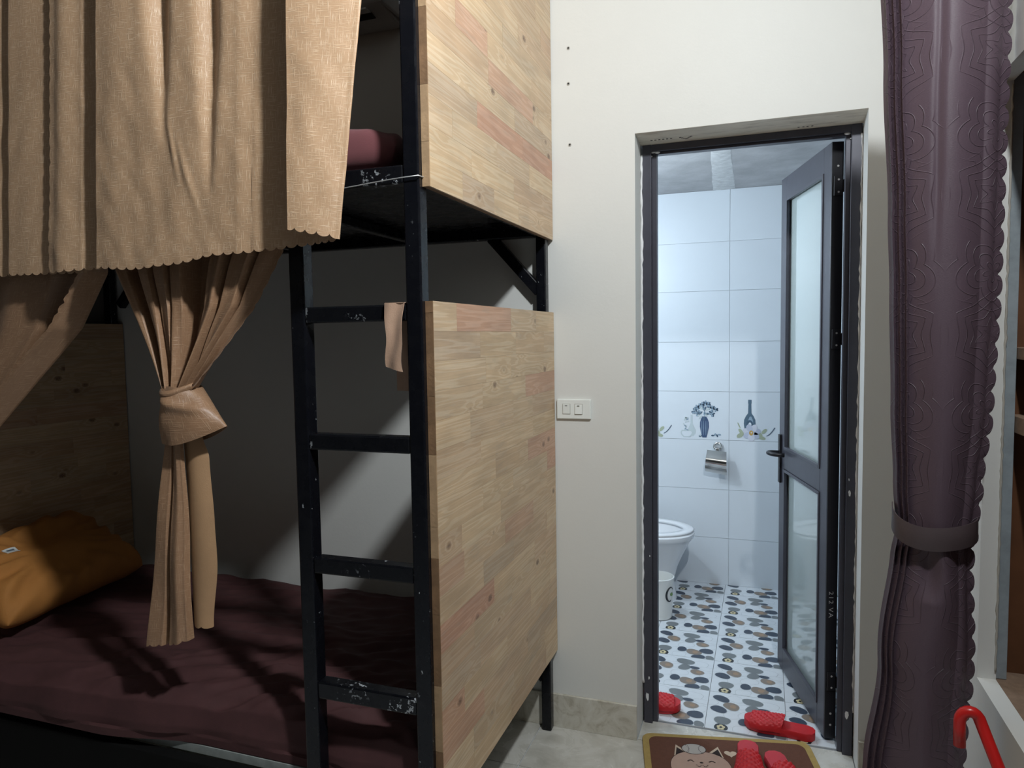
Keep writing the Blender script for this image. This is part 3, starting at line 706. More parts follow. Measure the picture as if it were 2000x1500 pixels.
def pillow(name, c, L, Wd, Tk, rot, m, label, seed, wr_=0.012, pw=4.0):
    t = thing(name, label, 'pillow', c)
    R = rot
    def fn(X, Y, side):
        e = max(0.0, (1-abs(X)**pw)*(1-abs(Y)**pw))**0.5
        x = X*L/2*(1-0.07*(1-Y*Y)-0.05*Y**4*X*X); y = Y*Wd/2*(1-0.07*(1-X*X)-0.05*X**4*Y*Y)
        zz = side*Tk/2*e
        r_ = max(abs(X), abs(Y)); an = math.atan2(Y, X)
        d = e*(wr_*nz(x*6+seed, y*6, seed)+0.5*wr_*(1-2.4*abs(nz(x*9+seed, y*5+x*4, 2*seed))))
        d += wr_*0.55*math.sin(an*16+3*nz(X*2, Y*2, seed))*e*r_**2
        return R @ Vector((x, y, zz+d*(1.0 if side > 0 else 0.2)))
    nn = 48; V = []; F = []; ix = {}
    for sd in (1, -1):
        for jj in range(nn+1):
            for ii in range(nn+1):
                X = math.sin(PI/2*(2*ii/nn-1)); Y = math.sin(PI/2*(2*jj/nn-1))
                ed = ii in (0, nn) or jj in (0, nn)
                if sd < 0 and ed: ix[(sd, ii, jj)] = ix[(1, ii, jj)]; continue
                ix[(sd, ii, jj)] = len(V); V.append(fn(X, Y, sd))
        for jj in range(nn):
            for ii in range(nn):
                q = (ix[(sd, ii, jj)], ix[(sd, ii+1, jj)], ix[(sd, ii+1, jj+1)], ix[(sd, ii, jj+1)])
                F.append(q if sd > 0 else q[::-1])
    mk('pillow_case', (V, F), m, t, 'local', smooth=True)
    return t, fn
Ro = Matrix.Rotation(math.radians(8), 3, 'Z') @ Matrix.Rotation(math.radians(33), 3, 'Y')
op, ofn = pillow('pillow', (-2.450, -0.575, 0.614), 0.375, 0.64, 0.145, Ro, M['orange'], 'orange pillow leaning at the left end of the lower bunk', 2.0, 0.030, 7.0)
tg = mk('care_label', grid(lambda u, v: ofn(-0.33+0.14*v, -0.56+0.17*u, 1)+Ro @ Vector((0, 0, 0.002)), 6, 3), M['tag'], op, 'local', solid=0.0015); tg['label'] = 'small white sewn label'
mo = mk('label_print', grid(lambda u, v: ofn(-0.29+0.045*v, -0.53+0.10*u, 1)+Ro @ Vector((0, 0, 0.0035)), 5, 1), M['tagink'], tg, 'local'); mo.location = mo.location-tg.location

pillow('pillow', (-1.058, -0.738, 1.851), 0.53, 0.385, 0.098, Matrix.Rotation(0.03, 3, 'Z'), M['maroon'], 'maroon pillow at the near end of the upper bunk', 6.0, 0.016, 12.0)

# strap over the top rung
def strap_fn(front):
    def fn(u, v):
        s = v
        x = lerp(-0.797, -0.748, u)
        if front:
            z = 1.489-0.148*s-0.012*s*(u-0.5); y = Y0-0.004-0.004*math.sin(PI*s)-0.003*math.sin(u*6+s*4); x += -0.003*s+0.010*math.sin(s*3)*(0.5-u)-0.004*s*math.sin(s*9)
            x = lerp(x, -0.782, 0.25*max(0, s-0.6))
        else:
            z = 1.489-0.20*s; y = Y1+0.004+0.008*s+0.003*math.sin(u*6); x = lerp(-0.797, -0.757, u)-0.004*s
        return (x, y, z)
    return fn
st = thing('cloth_strap', 'short peach cloth strap draped over the top ladder rung', 'strap', (-0.77, -0.965, 1.489))
V1, F1 = grid(strap_fn(True), 10, 30)
mk('strap_front', (V1, F1), M['strap'], st, smooth=True, solid=0.0015)
mk('strap_fold', grid(lambda u, v: (lerp(-0.797, -0.748, u), lerp(Y0-0.004, Y1+0.004, v), 1.489+0.0008*math.sin(PI*v)), 8, 6), M['strap'], st, smooth=True, solid=0.0015)
mk('strap_back', grid(strap_fn(False), 10, 24), M['strap'], st, smooth=True, solid=0.0015)

mk('curtain_wire', tube([(lerp(-1.7, -0.705, k/24), Y0-0.0045+0.002*math.sin(k), 1.745+0.016*(k/24)**1.5-0.022*math.sin(PI*k/24)**2) for k in range(25)]+[(-0.7035, -0.975, 1.7612), (-0.7035, -0.955, 1.763)], 0.0014, 6), M['wire'], bed, smooth=True)

# ------------------------------------------------------------------ bunk curtains
def arcuv(V, nu, nv):
    """uv in metres along the cross-section and the height"""
    m = nu+1; uv = [None]*len(V)
    base = [0.0]
    mid = (nv//2)*m
    for i in range(1, m): base.append(base[-1]+(V[mid+i]-V[mid+i-1]).length)
    for j in range(nv+1):
        for i in range(m): uv[j*m+i] = (base[i], V[j*m+i].z)
    return uv
def sheet(name, fn, nu, nv, m, parent=None, solid=0.0012):
    V, F = grid(fn, nu, nv)
    return mk(name, (V, F), m, parent, smooth=True, uv=arcuv(V, nu, nv), solid=solid)
def scal(s, pitch, amp):
    t = (s/pitch) % 1.0
    return amp*(math.sqrt(max(0, 1-(2*t-1)**2)))
YB = -1.045
Bp = [(-1.697, 0.010), (-1.66, 0.016), (-1.60, 0.009), (-1.57, 0.003), (-1.535, 0.003), (-1.521, 0.031), (-1.47, 0.034), (-1.40, 0.029), (-1.31, 0.024), (-1.20, 0.022), (-1.12, 0.016), (-1.075, 0.010), (-1.02, 0.001), (-0.95, 0.0), (-0.86, 0.001), (-0.825, 0.008)]
def upperB(u, v):
    ztop = 2.62
    SB = 0.88         # share of back layer, rest is the strip folded forward
    if u < SB:
        t = u/SB; x = lerp(-1.697, -0.825, t); p = interp(Bp, x); s = x+1.697
        zb = interp([(-1.7, 1.600), (-1.55, 1.603), (-1.40, 1.594), (-1.30, 1.600), (-1.16, 1.617), (-0.82, 1.632)], x)
    else:
        t = (u-SB)/(1-SB)
        x = lerp(-0.825, -0.948, max(0, (t-0.12)/0.88)) if t > 0.12 else -0.825+0.010*math.sin(PI*t/0.12)
        p = lerp(0.010, 0.064, t**0.8) if t > 0.0 else 0.008
        s = 0.872+t*0.125
        zb = lerp(1.633, 1.655, t)
    zb -= scal(s, 0.0272, 0.0095)
    z = lerp(ztop, zb, v)
    # folds deepen towards the top, and the free end is drawn to the left lower down
    k = (z-1.6)
    amp = 1.0
    x0 = x
    if u < SB: sl_ = interp([(-1.70, 0.08), (-1.50, 0.07), (-1.08, 0.055), (-0.955, 0.06), (-0.825, 0.15)], x0)
    else: sl_ = lerp(0.15, 0.04, (u-SB)/(1-SB))
    x += sl_*(z-1.95)
    p *= amp
    # two pleat valleys fading downwards
    for xc, sl, zend, dep, wd in ((-1.328, 0.10, 1.87, 0.030, 0.017), (-1.195, 0.03, 1.74, 0.026, 0.016)):
        f = min(1, max(0, (z-zend)/0.35))
        if u < SB: p -= dep*f*math.exp(-((x0-(xc-sl*(z-2.0)*0.6))/(wd*(0.6+f)))**2)
    # hand creases and slack
    if u < SB and -1.52 < x0 < -1.08:
        p += 0.0035*nz(x0*14-z*6, z*5, 3.0)*min(1, max(0, (2.1-z)*3))
        p += 0.0040*math.exp(-((x0+1.27+0.35*(z-1.85))/0.010)**2)*max(0, 1-abs(z-1.80)/0.12)
        p += 0.0040*math.exp(-((x0+1.29+0.25*(z-1.85))/0.008)**2)*max(0, 1-abs(z-1.86)/0.09)
    p += 0.0026*nz(x0*9, z*4, 7.0)+0.0016*nz(x0*26+z*14, z*9-x0*6, 17.0)*(1.0 if z < 2.05 else 0.5)
    if u >= SB: p += 0.007*math.sin(PI*(u-SB)/(1-SB))+0.003*nz(x0*16, z*7, 21.0)
    if u < SB: p += 0.004*math.sin((x0+1.7)*22)*max(0, (1.85-z))*2.2
    if u < 0.012: x += -scal(z, 0.034, 0.007)*(1-u/0.012)
    return (x, YB-p, z)
uc = thing('bunk_curtain', 'tan slubbed curtain with scalloped hem hiding the upper bunk', 'curtain', (-1.26, YB, 1.6))
sheet('curtain_panel', upperB, 620, 110, M['gold'], uc)
Ap = [(-2.32, 0.0), (-2.25, 0.02), (-2.14, 0.004), (-2.06, 0.02), (-1.95, 0.012), (-1.885, 0.0), (-1.869, 0.001), (-1.862, 0.017), (-1.82, 0.016), (-1.73, 0.010), (-1.66, 0.004), (-1.60, 0.003)]
def upperA(u, v):
    x = lerp(-2.32, -1.60, u); s = x+2.32
    zb = 1.606-0.008*u-scal(s, 0.0272, 0.0095); z = lerp(2.62, zb, v)
    p = interp(Ap, x)+0.002*nz(x*9, z*4, 2.0)+0.0028*nz(x*20-z*8, z*7, 5)*max(0, 1-abs(z-1.85)*2.5)
    return (x+0.085*(z-1.95), YB+0.0135-p*0.9, z)
ub = thing('bunk_curtain', 'tan slubbed curtain at the far left of the upper bunk, overlapped by its neighbour', 'curtain', (-1.96, YB, 1.6))
sheet('curtain_panel', upperA, 240, 80, M['gold'], ub)

# tied lower curtain
Lp = [(0, 0.02), (0.04, 0.0), (0.085, 0.012), (0.10, 0.065), (0.165, 0.065), (0.185, 0.004), (0.25, 0.0), (0.265, 0.045), (0.285, 0.006), (0.36, 0.0), (0.375, 0.035), (0.395, 0.008), (0.46, 0.006), (0.485, 0.085), (0.595, 0.085), (0.63, 0.012), (0.70, 0.0), (0.735, 0.055), (0.765, 0.004), (0.85, 0.004), (0.875, 0.04), (0.90, 0.012), (1.0, 0.022)]
def lower(u, v):
    z = lerp(1.716, 1.290, v)
    k = (z-1.290)/(1.742-1.290)
    kk = k**0.92
    xl = interp([(0, -1.412), (0.672, -1.572), (1, -1.605)], k, False); xr = interp([(0, -1.332), (0.45, -1.140), (0.73, -1.064), (1, -1.060)], k, False)
    x = lerp(xl, xr, u)
    d = interp(Lp, u)*(0.35+0.65*k)
    y = -1.012+d*1.05-0.010*math.sin(PI*k)*math.sin(PI*u)+0.003*nz(u*14, z*7)
    bunch = (1-k)**3
    y += bunch*0.02*math.cos(u*40)
    if u > 0.995: x += scal(z, 0.034, 0.006)
    return (x, y, z)
lc = thing('bunk_curtain', 'tan curtain of the lower bunk gathered and knotted above the mattress', 'curtain', (-1.44, -0.93, 0.58))
sheet('curtain_panel', lower, 300, 60, M['gold_shaded'], lc)
def knot(u, v):
    a = 2*PI*u
    c, s = math.cos(a), math.sin(a)
    cx, cy = -1.372, -0.995
    rr_ = lerp(0.044, 0.130, v**0.95) if c > 0 else lerp(0.046, 0.063, v)
    x = cx+rr_*math.copysign(abs(c)**0.85, c)
    ry = lerp(0.036, 0.052, math.sin(PI*min(1, v*0.8+0.1)))
    # flatten the wing towards its tip
    if c > 0: ry *= 1-0.45*v*abs(c)
    y = cy-ry*s
    zb = 1.155+0.046*max(0, c)**1.2
    z = lerp(1.301-0.006*max(0, c), zb, v)
    y -= 0.005*math.sin(v*7+c*4)*max(0, s)
    y -= 0.010*math.exp(-((v-0.28-0.25*c)/0.10)**2)*max(0, s)
    return (x, y, z)
V, F = grid(knot, 64, 26, True)
kuv = [((i % 64)/64*0.4, v.z) for i, v in enumerate(V)]
tb = mk('tie_knot', (V, F), M['gold_shaded'], lc, smooth=True, uv=kuv, solid=0.0015); tb['label'] = 'satin knotted tieback with a flared loop'
def lip(u, v):   # rolled band end across the top of the knot
    t = u; x = lerp(-1.418, -1.323, t); z = lerp(1.276, 1.297, t)-0.012*math.sin(PI*t)+0.020*v*(1-0.4*t)
    y = -0.995-0.052*math.sin(PI*min(1, max(0, 0.15+0.75*t)))-0.006*math.sin(PI*v)
    return (x, y, z)
V, F = grid(lip, 20, 6); mk('tie_roll', (V, F), M['gold_shaded'], lc, smooth=True, uv=[(v.x, v.z) for v in V], solid=0.002)
def tail(u, v):
    xl = interp([(0, -1.427), (0.58, -1.487), (1, -1.528)], v, False); xr = interp([(0, -1.372), (0.5, -1.375), (1, -1.382)], v, False)
    x = lerp(xl, xr, u); zb = 0.624+0.028*u*u-scal(u*0.148, 0.026, 0.007)
    z = lerp(1.165, zb, v)
    d = interp([(0, 0.02), (0.1, 0.0), (0.40, 0.004), (0.49, 0.034), (0.53, 0.034), (0.58, 0.002), (0.8, -0.006), (0.95, 0.006), (1, 0.024)], u)
    return (x, -1.012+d*(0.5+0.5*v)+0.003*math.sin(z*17+u*4), z)
sheet('curtain_tail', tail, 120, 60, M['gold_shaded'], lc)
def tail2(u, v):
    xl = interp([(0, -1.387), (0.3, -1.381), (1, -1.380)], v); xr = interp([(0, -1.337), (0.12, -1.318), (0.45, -1.310), (0.65, -1.307), (1, -1.327)], v)
    z = lerp(1.175, 0.682-scal(u*0.053, 0.0275, 0.007), v)
    return (lerp(xl, xr, u), -0.985-0.012*math.sin(PI*u)+0.010*u, z)
V, F = grid(tail2, 40, 40); o = mk('curtain_tail', (V, F), M['gold_back'], lc, smooth=True, solid=0.0012); o['label'] = 'smooth reverse side of the curtain tail'

def lower2(u, v):
    z = lerp(1.716, 0.97, v); k = (z-0.97)/(1.742-0.97)
    xr = interp([(0.97, -2.27), (1.10, -2.15), (1.197, -2.035), (1.305, -1.908), (1.385, -1.812), (1.452, -1.735), (1.596, -1.641), (1.742, -1.662)], z, False)
    xl = lerp(-2.36, -2.50, k)
    SB = 0.84
    if u < SB:
        t = u/SB; x = lerp(xl, xr, t)
        d = interp([(0, 0.04), (0.12, 0.0), (0.22, 0.05), (0.36, 0.0), (0.52, 0.03), (0.66, 0.0), (0.80, 0.012), (0.86, 0.06), (0.93, 0.07), (1, 0.055)], t)
        y = -1.005+d*(0.35+0.65*k)
    else:
        t = (u-SB)/(1-SB)
        fold = 0.052*min(1, (1.62-z)/0.25) if z < 1.62 else 0.0
        x = xr-max(0.002, fold)*t*1.1; y = -1.005+lerp(0.045, -0.030, t)*(0.35+0.65*k)-0.004*math.sin(PI*t)
        if u > 0.985: x -= (u-0.985)/0.015*scal(z*1.35, 0.032, 0.012)
    return (x, y, z)
lc2 = thing('bunk_curtain', 'tan lower bunk curtain swept aside at the far left of the picture', 'curtain', (-2.2, -0.93, 0.97))
sheet('curtain_panel', lower2, 220, 90, M['gold_shaded'], lc2)

# ------------------------------------------------------------------ air conditioner above the upper bunk
ac = thing('air_conditioner', 'white wall air conditioner above the upper bunk', 'air conditioner', (-1.65, -0.1, 2.54))
pr = [(0.0, 2.54), (-0.06, 2.54), (-0.17, 2.562), (-0.205, 2.60), (-0.215, 2.66), (-0.21, 2.80), (-0.19, 2.825), (0.0, 2.825)]
V = [(x, y-0.001, z) for x in (-2.03, -1.243) for y, z in pr]; n = len(pr)
F = [tuple(range(n)), tuple(range(2*n-1, n-1, -1))]+[(i, n+i, n+(i+1) % n, (i+1) % n) for i in range(n)]
mk('body', (V, F), M['acplastic'], ac, bevel=0.006)
mk('side_cap', bx(-1.243, -1.228, -0.19, -0.002, 2.555, 2.81), M['acplastic'], ac, bevel=0.006)
def louv(u, v): 
    y = lerp(-0.135, -0.105, v); return (lerp(-1.98, -1.30, u), y, 2.5462-(y+0.105)*0.2-0.004)
mk('air_slot', grid(louv, 2, 2), M['dark'], ac, solid=0.003)
mk('louvre_blade', bx(-1.98, -1.30, -0.172, -0.140, 2.5465, 2.552), M['acplastic'], ac)

# ------------------------------------------------------------------ small things on the back wall
sw = thing('light_switch', 'white two-rocker light switch plate beside the bed panel', 'light switch', (-0.6185, 0, 1.1555))
mk('plate', bx(-0.679, -0.558, -0.011, -0.0005, 1.121, 1.190), M['switch'], sw, bevel=0.003)
for x, tilt in ((-0.6445, 0.0), (-0.601, 0.0025)):
    f = 'rocker'
    V = [(x-0.013, -0.0112, 1.1385), (x+0.013, -0.0112, 1.1385), (x+0.013, -0.0112, 1.1725), (x-0.013, -0.0112, 1.1725),
         (x-0.012, -0.0130-tilt, 1.1392), (x+0.012, -0.0130-tilt, 1.1392), (x+0.012, -0.0150+tilt, 1.1718), (x-0.012, -0.0150+tilt, 1.1718)]
    rk = mk('rocker', (V, [(0, 3, 2, 1), (4, 5, 6, 7), (0, 1, 5, 4), (1, 2, 6, 5), (2, 3, 7, 6), (3, 0, 4, 7)]), M['switch'], sw)
    mk('indicator', bx(x-0.004, x+0.004, -0.0154, -0.0146, 1.1665, 1.1685), M['dark'], rk)
    mk('rocker_recess', bx(x-0.0145, x+0.0145, -0.0114, -0.011, 1.137, 1.174), M['plaster'], sw)
for (x, z, lab) in ((-0.627, 2.379, 'topmost of three small grey wall plugs in a column'), (-0.628, 2.262, 'middle one of three small grey wall plugs in a column'), (-0.625, 2.059, 'lowest of three grey wall plugs, its hole chipped')):
    wp = thing('wall_plug', lab, 'wall plug', (x, 0, z), group='wall plugs beside the upper bed panel')
    mk('collar', lathe([(0.0055, -0.0003), (0.0055, -0.002), (0.003, -0.0022)], (x, 0, z), 14, 'y'), M['plaster'], wp)
    mk('hole', lathe([(0.0033, -0.0022), (0.0028, -0.0026)], (x, 0, z), 10, 'y'), M['dark'], wp)

# ------------------------------------------------------------------ cupboard in the right wall
cb = thing('built_in_cupboard', 'brown wooden cupboard with shelves built into the right wall', 'cupboard', (0.75, -1.05, 0.53))
mk('side_panel', bx(0.541, 0.95, -0.37, -0.345, 0.53, 2.03), M['cupwood'], cb)
mk('side_panel', bx(0.541, 0.95, -1.80, -1.775, 0.53, 2.03), M['cupwood'], cb)
mk('back_panel', bx(0.95, 0.965, -1.80, -0.345, 0.53, 2.03), M['cupwood'], cb)
mk('bottom_board', bx(0.541, 0.95, -1.775, -0.37, 0.53, 0.556), M['shelfwood'], cb)
mk('top_board', bx(0.541, 0.95, -1.775, -0.37, 2.0, 2.03), M['cupwood'], cb)
mk('front_post', bx(0.541, 0.566, -0.418, -0.3705, 0.557, 1.999), M['blueframe'], cb, bevel=0.001)
for z0, z1 in ((1.338, 1.366), (1.163, 1.203)):
    mk('shelf', bx(0.567, 0.949, -1.774, -0.3705, z0, z1), M['shelfwood'], cb, bevel=0.0015)

# ------------------------------------------------------------------ purple curtain
LE = [(0.0, 0.213), (0.38, 0.243), (0.63, 0.265), (0.88, 0.290), (0.96, 0.297), (1.06, 0.291), (1.235, 0.283), (1.5, 0.276), (1.67, 0.270), (1.99, 0.255), (2.26, 0.243)]
RE = [(0.0, 0.432), (0.38, 0.440), (0.63, 0.443), (0.88, 0.445), (0.96, 0.447), (1.06, 0.455), (1.235, 0.470), (1.5, 0.478), (2.26, 0.484)]
def pc(u, v):
    z = lerp(2.26, 0.012, v)
    xl = interp(LE, z); xr = interp(RE, z)
    wdt = xr-xl
    dp = interp([(0.0, 0.10), (0.5, 0.09), (0.9, 0.082), (0.97, 0.070), (1.05, 0.075), (1.4, 0.075), (2.26, 0.075)], z)
    # u: 0..0.3 three narrow pleats at the left, 0.3..0.88 broad front, rest a flap turning back
    if u < 0.30:
        t = u/0.30
        fx = 0.16*t+0.012*math.sin(t*6*PI); y = 0.55*(1-t)-0.22*abs(math.sin(t*3*PI))-0.0
    elif u < 0.86:
        t = (u-0.30)/0.56
        fx = 0.16+0.66*t; y = -0.85*math.sin(PI*(0.10+0.72*t))+0.26
    else:
        t = (u-0.86)/0.14
        fx = 0.82+0.18*t; y = -0.85*math.sin(PI*0.82)+0.26+0.35*t-0.10*math.sin(PI*t)
    x = xl+wdt*fx; Y = -0.585+dp*y
    # pressed crease through the middle and soft waves
    if z > 1.5: Y += 0.007*math.exp(-((fx-0.42-0.10*(z-1.9))/0.04)**2)*min(1, (z-1.5)*4)
    Y += 0.006*nz(fx*4, z*2.2, 2.0)
    if 0.80 < z < 0.94: Y += 0.020*math.exp(-((fx-0.42)/0.12)**2)*math.sin(PI*(0.94-z)/0.14)
    if z < 0.93: x += 0.004*math.sin(z*14+fx*5)
    if u > 0.975:
        zz = z
        x += scal(zz, 0.051, 0.013)*(u-0.975)/0.025
    return (x, Y, z)
pcu = thing('door_curtain', 'tall plum damask curtain tied back by the doorway', 'curtain', (0.36, -0.585, 0.012))
sheet('curtain_panel', pc, 170, 360, M['damask'], pcu, 0.0012)
def band(u, v):
    a = PI*(1.08-1.16*u)
    cx = 0.3735; x = cx+0.085*math.cos(a)
    y = -0.560-0.078*max(-0.3, math.sin(a))-0.003*math.sin(v*PI)
    z = 1.000-0.020*math.sin(a)-0.052*v-0.010*u+0.006*math.sin(a*2)
    return (x, y, z)
V, F = grid(band, 48, 6)
tbn = mk('tieback_band', (V, F), M['purple'], pcu, smooth=True, solid=0.002)

# ------------------------------------------------------------------ red hooked pipe
H = Vector((0.405, -0.78, 0.0))
pp = [(0.386, -0.775, 0.560), (0.385, -0.775, 0.600)]
for k in range(9):
    a = PI-PI*0.80*k/8; pp.append((0.403+0.018*math.cos(a), -0.775-0.004*k/8, 0.612+0.024*math.sin(a)))
p0 = Vector(pp[-1]); p1 = Vector((0.487, -0.93, 0.0))
e1 = Vector((0.462, -0.86, 0.49))
for k in range(1, 7): pp.append(tuple(p0.lerp(e1, k/6)))
pp.append(tuple(e1+Vector((0.008, -0.012, -0.05))))
pp.append(tuple(Vector((0.474, -0.89, 0.30)))); pp.append((0.474, -0.90, 0.004))
rp = mk('hooked_pipe', tube(pp, 0.0115, 12), M['redpipe'], None, smooth=True)
tag(rp, 'red plastic pipe with a hooked end standing by the right wall', 'pipe')

# ------------------------------------------------------------------ floor mat
ex = Vector((0.972, 0.205, 0)).normalized(); ey = Vector((ex.y, -ex.x, 0))
MO = Vector((-0.393, 0.030, 0))
mat_ = thing('floor_mat', 'brown floor mat with mustard edge and cartoon animal face', 'mat', (-0.12, -0.1, 0))
MW, MH = 0.56, 0.40
def at_mat(h):
    def f(x, y):
        p = MO+ex*x+ey*y; return (p.x, p.y, h)
    return f
def rrect(x0, x1, y0, y1, r, n=6):
    o = []
    for cx, cy, a0 in ((x1-r, y1-r, 0), (x0+r, y1-r, PI/2), (x0+r, y0+r, PI), (x1-r, y0+r, 1.5*PI)):
        for k in range(n+1):
            a = a0+PI/2*k/n; o.append((cx+r*math.cos(a), cy+r*math.sin(a)))
    return o
def slab(pts, h0, h1):
    n = len(pts); V = [at_mat(h0)(*p) for p in pts]+[at_mat(h1)(*p) for p in pts]
    return V, [tuple(range(n)), tuple(range(2*n-1, n-1, -1))]+[(i, i+n, (i+1) % n+n, (i+1) % n) for i in range(n)]
mk('binding', slab(rrect(0, MW, 0, MH, 0.035), 0.0015, 0.0105), M['matgold'], mat_, bevel=0.002)
mk('mat_face', slab(rrect(0.022, MW-0.022, 0.022, MH-0.022, 0.03), 0.0106, 0.0118), M['matbrown'], mat_)
mm = {k: i for i, k in enumerate(['m_face', 'm_cream', 'm_ball', 'm_line'])}
P = []
def am(pts, k, lay): P.append((poly(pts, at_mat(0.0119+0.0002*lay)), mm[k]))
fx_, fy_ = 0.180, 0.192
for sx in (-1, 1):
    tri = [(fx_+sx*0.080, fy_-0.075), (fx_+sx*0.030, fy_-0.070), (fx_+sx*0.068, fy_-0.118)]
    tri = [(fx_+sx*0.082, fy_-0.050), (fx_+sx*0.028, fy_-0.078), (fx_+sx*0.070, fy_-0.125)]
    am(tri, 'm_cream', 1); am([(lerp(a, fx_+sx*0.064, 0.35), lerp(b, fy_-0.082, 0.35)) for a, b in tri], 'm_line', 2)
am(ell(fx_, fy_, 0.098, 0.092, 0, 30, 0, 0, 2.3), 'm_line', 2); am(ell(fx_, fy_, 0.096, 0.090, 0, 30, 0, 0, 2.3), 'm_face', 3)
am(ell(fx_, fy_+0.045, 0.07, 0.04, 0, 24), 'm_cream', 4)
am(ell(fx_-0.012, fy_-0.103, 0.041, 0.031, 0, 24), 'm_line', 5); am(ell(fx_-0.012, fy_-0.103, 0.039, 0.029, 0, 24), 'm_ball', 6)
for sx in (-1, 1):
    for q in range(7):
        b = -1.0+2.0*q/6; am(ell(fx_-0.012+sx*(0.034-0.018*math.cos(b)), fy_-0.103+0.024*math.sin(b), 0.004, 0.0011, b*sx+PI/2, 6), 'm_line', 7)
    for q in range(5):
        b = q/4; am(ell(fx_+0.004+sx*(0.026+0.016*b), fy_-0.032-0.006*math.sin(PI*b), 0.004, 0.0018, 0, 6), 'm_line', 7)
    for q in range(5):
        b = q/4; am(ell(fx_+0.004+sx*(0.003+0.014*b), fy_-0.012+0.008*math.sin(PI*b), 0.003, 0.0012, 0, 6), 'm_line', 7)
am(ell(fx_+0.004, fy_-0.026, 0.006, 0.004, 0, 8), 'm_line', 7)
hxx, hyy = 0.286, 0.104
hp = [(hxx+0.0015*16*math.sin(a)**3*0.85, hyy-0.0014*(13*math.cos(a)-5*math.cos(2*a)-2*math.cos(3*a)-math.cos(4*a))*0.9) for a in [2*PI*k/28 for k in range(28)]]
am(hp, 'm_cream', 2)
vf_, fm_ = jn(*P)
mk('face_print', vf_, None, mat_, mats=[M[k] for k in mm], fm=fm_)

# ------------------------------------------------------------------ slippers
def sole_w(t, sgn):      # half widths along the length, t 0 heel .. 1 toe
    return interp([(0, 0.010), (0.04, 0.026), (0.12, 0.034), (0.35, 0.033), (0.55, 0.037), (0.75, 0.044), (0.9, 0.040), (0.97, 0.026), (1, 0.010)], t)
def slipper(loc, rot, label, z0, light=False, tilt=0.0, flat=1.0):
    t = thing('slipper', label, 'slipper', (loc[0], loc[1], z0), rot, 'red rubber slippers')
    LN = 0.235
    V = []; F = []; n = 26
    for j, h in enumerate((0.0, 0.004, 0.023, 0.027)):
        for k in range(n+1):
            s = k/n; ww = sole_w(s, 1)*(0.94 if j in (0, 3) else 1.0)
            up = 0.006*max(0, s-0.7)/0.3*(1 if h > 0 else 1)
            V += [(-ww, LN*(s-0.5), h+up), (ww, LN*(s-0.5), h+up)]
    m = 2*(n+1)
    for k in range(n):
        a = 2*k
        F.append((a, a+2, a+3, a+1)); b = 3*m+a; F.append((b, b+1, b+3, b+2))
        for j in range(3):
            c = j*m+a; F.append((c, c+m, c+m+2, c+2)); F.append((c+1, c+3, c+m+3, c+m+1))
    for j in range(3): F.append((j*m, j*m+1, (j+1)*m+1, (j+1)*m)); e = 2*n; F.append((j*m+e, (j+1)*m+e, (j+1)*m+e+1, j*m+e+1))
    mk('sole', (V, F), M['red_light' if light else 'red'], t, 'local', smooth=True, angle=0.7)
    def strap(u, v):
        s = lerp(0.47, 0.90, v)-0.05*math.sin(PI*u)*(1-v)
        a = PI*u; ww = sole_w(s, 1)+0.003
        hh = lerp(0.058, 0.040, v)*flat
        x = -ww*math.copysign(abs(math.cos(a))**0.8, math.cos(a)); z = 0.016+hh*math.sin(a)**0.8
        z += 0.0016*math.sin(u*46+v*34)*math.sin(a)+0.0016*math.sin(u*46-v*34)*math.sin(a)
        return (x, LN*(s-0.5), z)
    mk('strap', grid(strap, 64, 40), M['red'], t, 'local', smooth=True, solid=0.005)
    return t
slipper((-0.032, -0.078), PI+0.06, 'left red slipper of the pair on the brown mat', 0.0135, True, 0, 0.62)
slipper((0.074, -0.112), PI+0.32, 'right red slipper of the pair on the brown mat', 0.0135, True, 0, 0.62)
slipper((0.064, 0.200), PI/2-0.12, 'red slipper lying across the tiles below the open door', 0.0014, False, 0, 0.70)
slipper((-0.398, 0.225), -PI/2+0.12, 'red slipper half hidden behind the left door jamb', 0.0014, False, 0, 0.70)

# ------------------------------------------------------------------ toilet, bin, paper holder
to_ = thing('toilet', 'white ceramic toilet half hidden behind the left door jamb', 'toilet', (-0.62, 1.40, 0))
def bowl_out(cx, cy, rx, ry, z): return cx, cy, rx, ry, z
tx, ty = -0.575, 1.40
secs = [(0.0, -0.62, 0.195, 0.115), (0.02, -0.62, 0.193, 0.113), (0.10, -0.62, 0.180, 0.10), (0.18, -0.615, 0.195, 0.11), (0.25, -0.60, 0.212, 0.138), (0.31, -0.585, 0.226, 0.168), (0.335, -0.578, 0.236, 0.178), (0.340, -0.578, 0.243, 0.184), (0.362, -0.578, 0.245, 0.185), (0.368, -0.578, 0.238, 0.178),
        (0.368, -0.578, 0.19, 0.135), (0.35, -0.578, 0.183, 0.128), (0.25, -0.585, 0.13, 0.09), (0.20, -0.60, 0.06, 0.05)]
V = []; F = []; n = 40
for z, cx, rx, ry in secs:
    for k in range(n):
        a = 2*PI*k/n; ca, sa = math.cos(a), math.sin(a)
        V.append((cx+rx*math.copysign(abs(ca)**0.9, ca), ty+ry*math.copysign(abs(sa)**0.92, sa), z))
for i in range(len(secs)-1):
    for k in range(n): F.append((i*n+k, i*n+(k+1) % n, (i+1)*n+(k+1) % n, (i+1)*n+k))
F.append(tuple(range(n))[::-1]); F.append(tuple((len(secs)-1)*n+k for k in range(n)))
mk('bowl', (V, F), M['ceramic'], to_, smooth=True, angle=0.9)
V = []; F = []
ring = [(0.186, 0.131, 0.3690), (0.236, 0.176, 0.3690), (0.244, 0.183, 0.376), (0.236, 0.176, 0.383), (0.188, 0.133, 0.383), (0.182, 0.127, 0.376)]
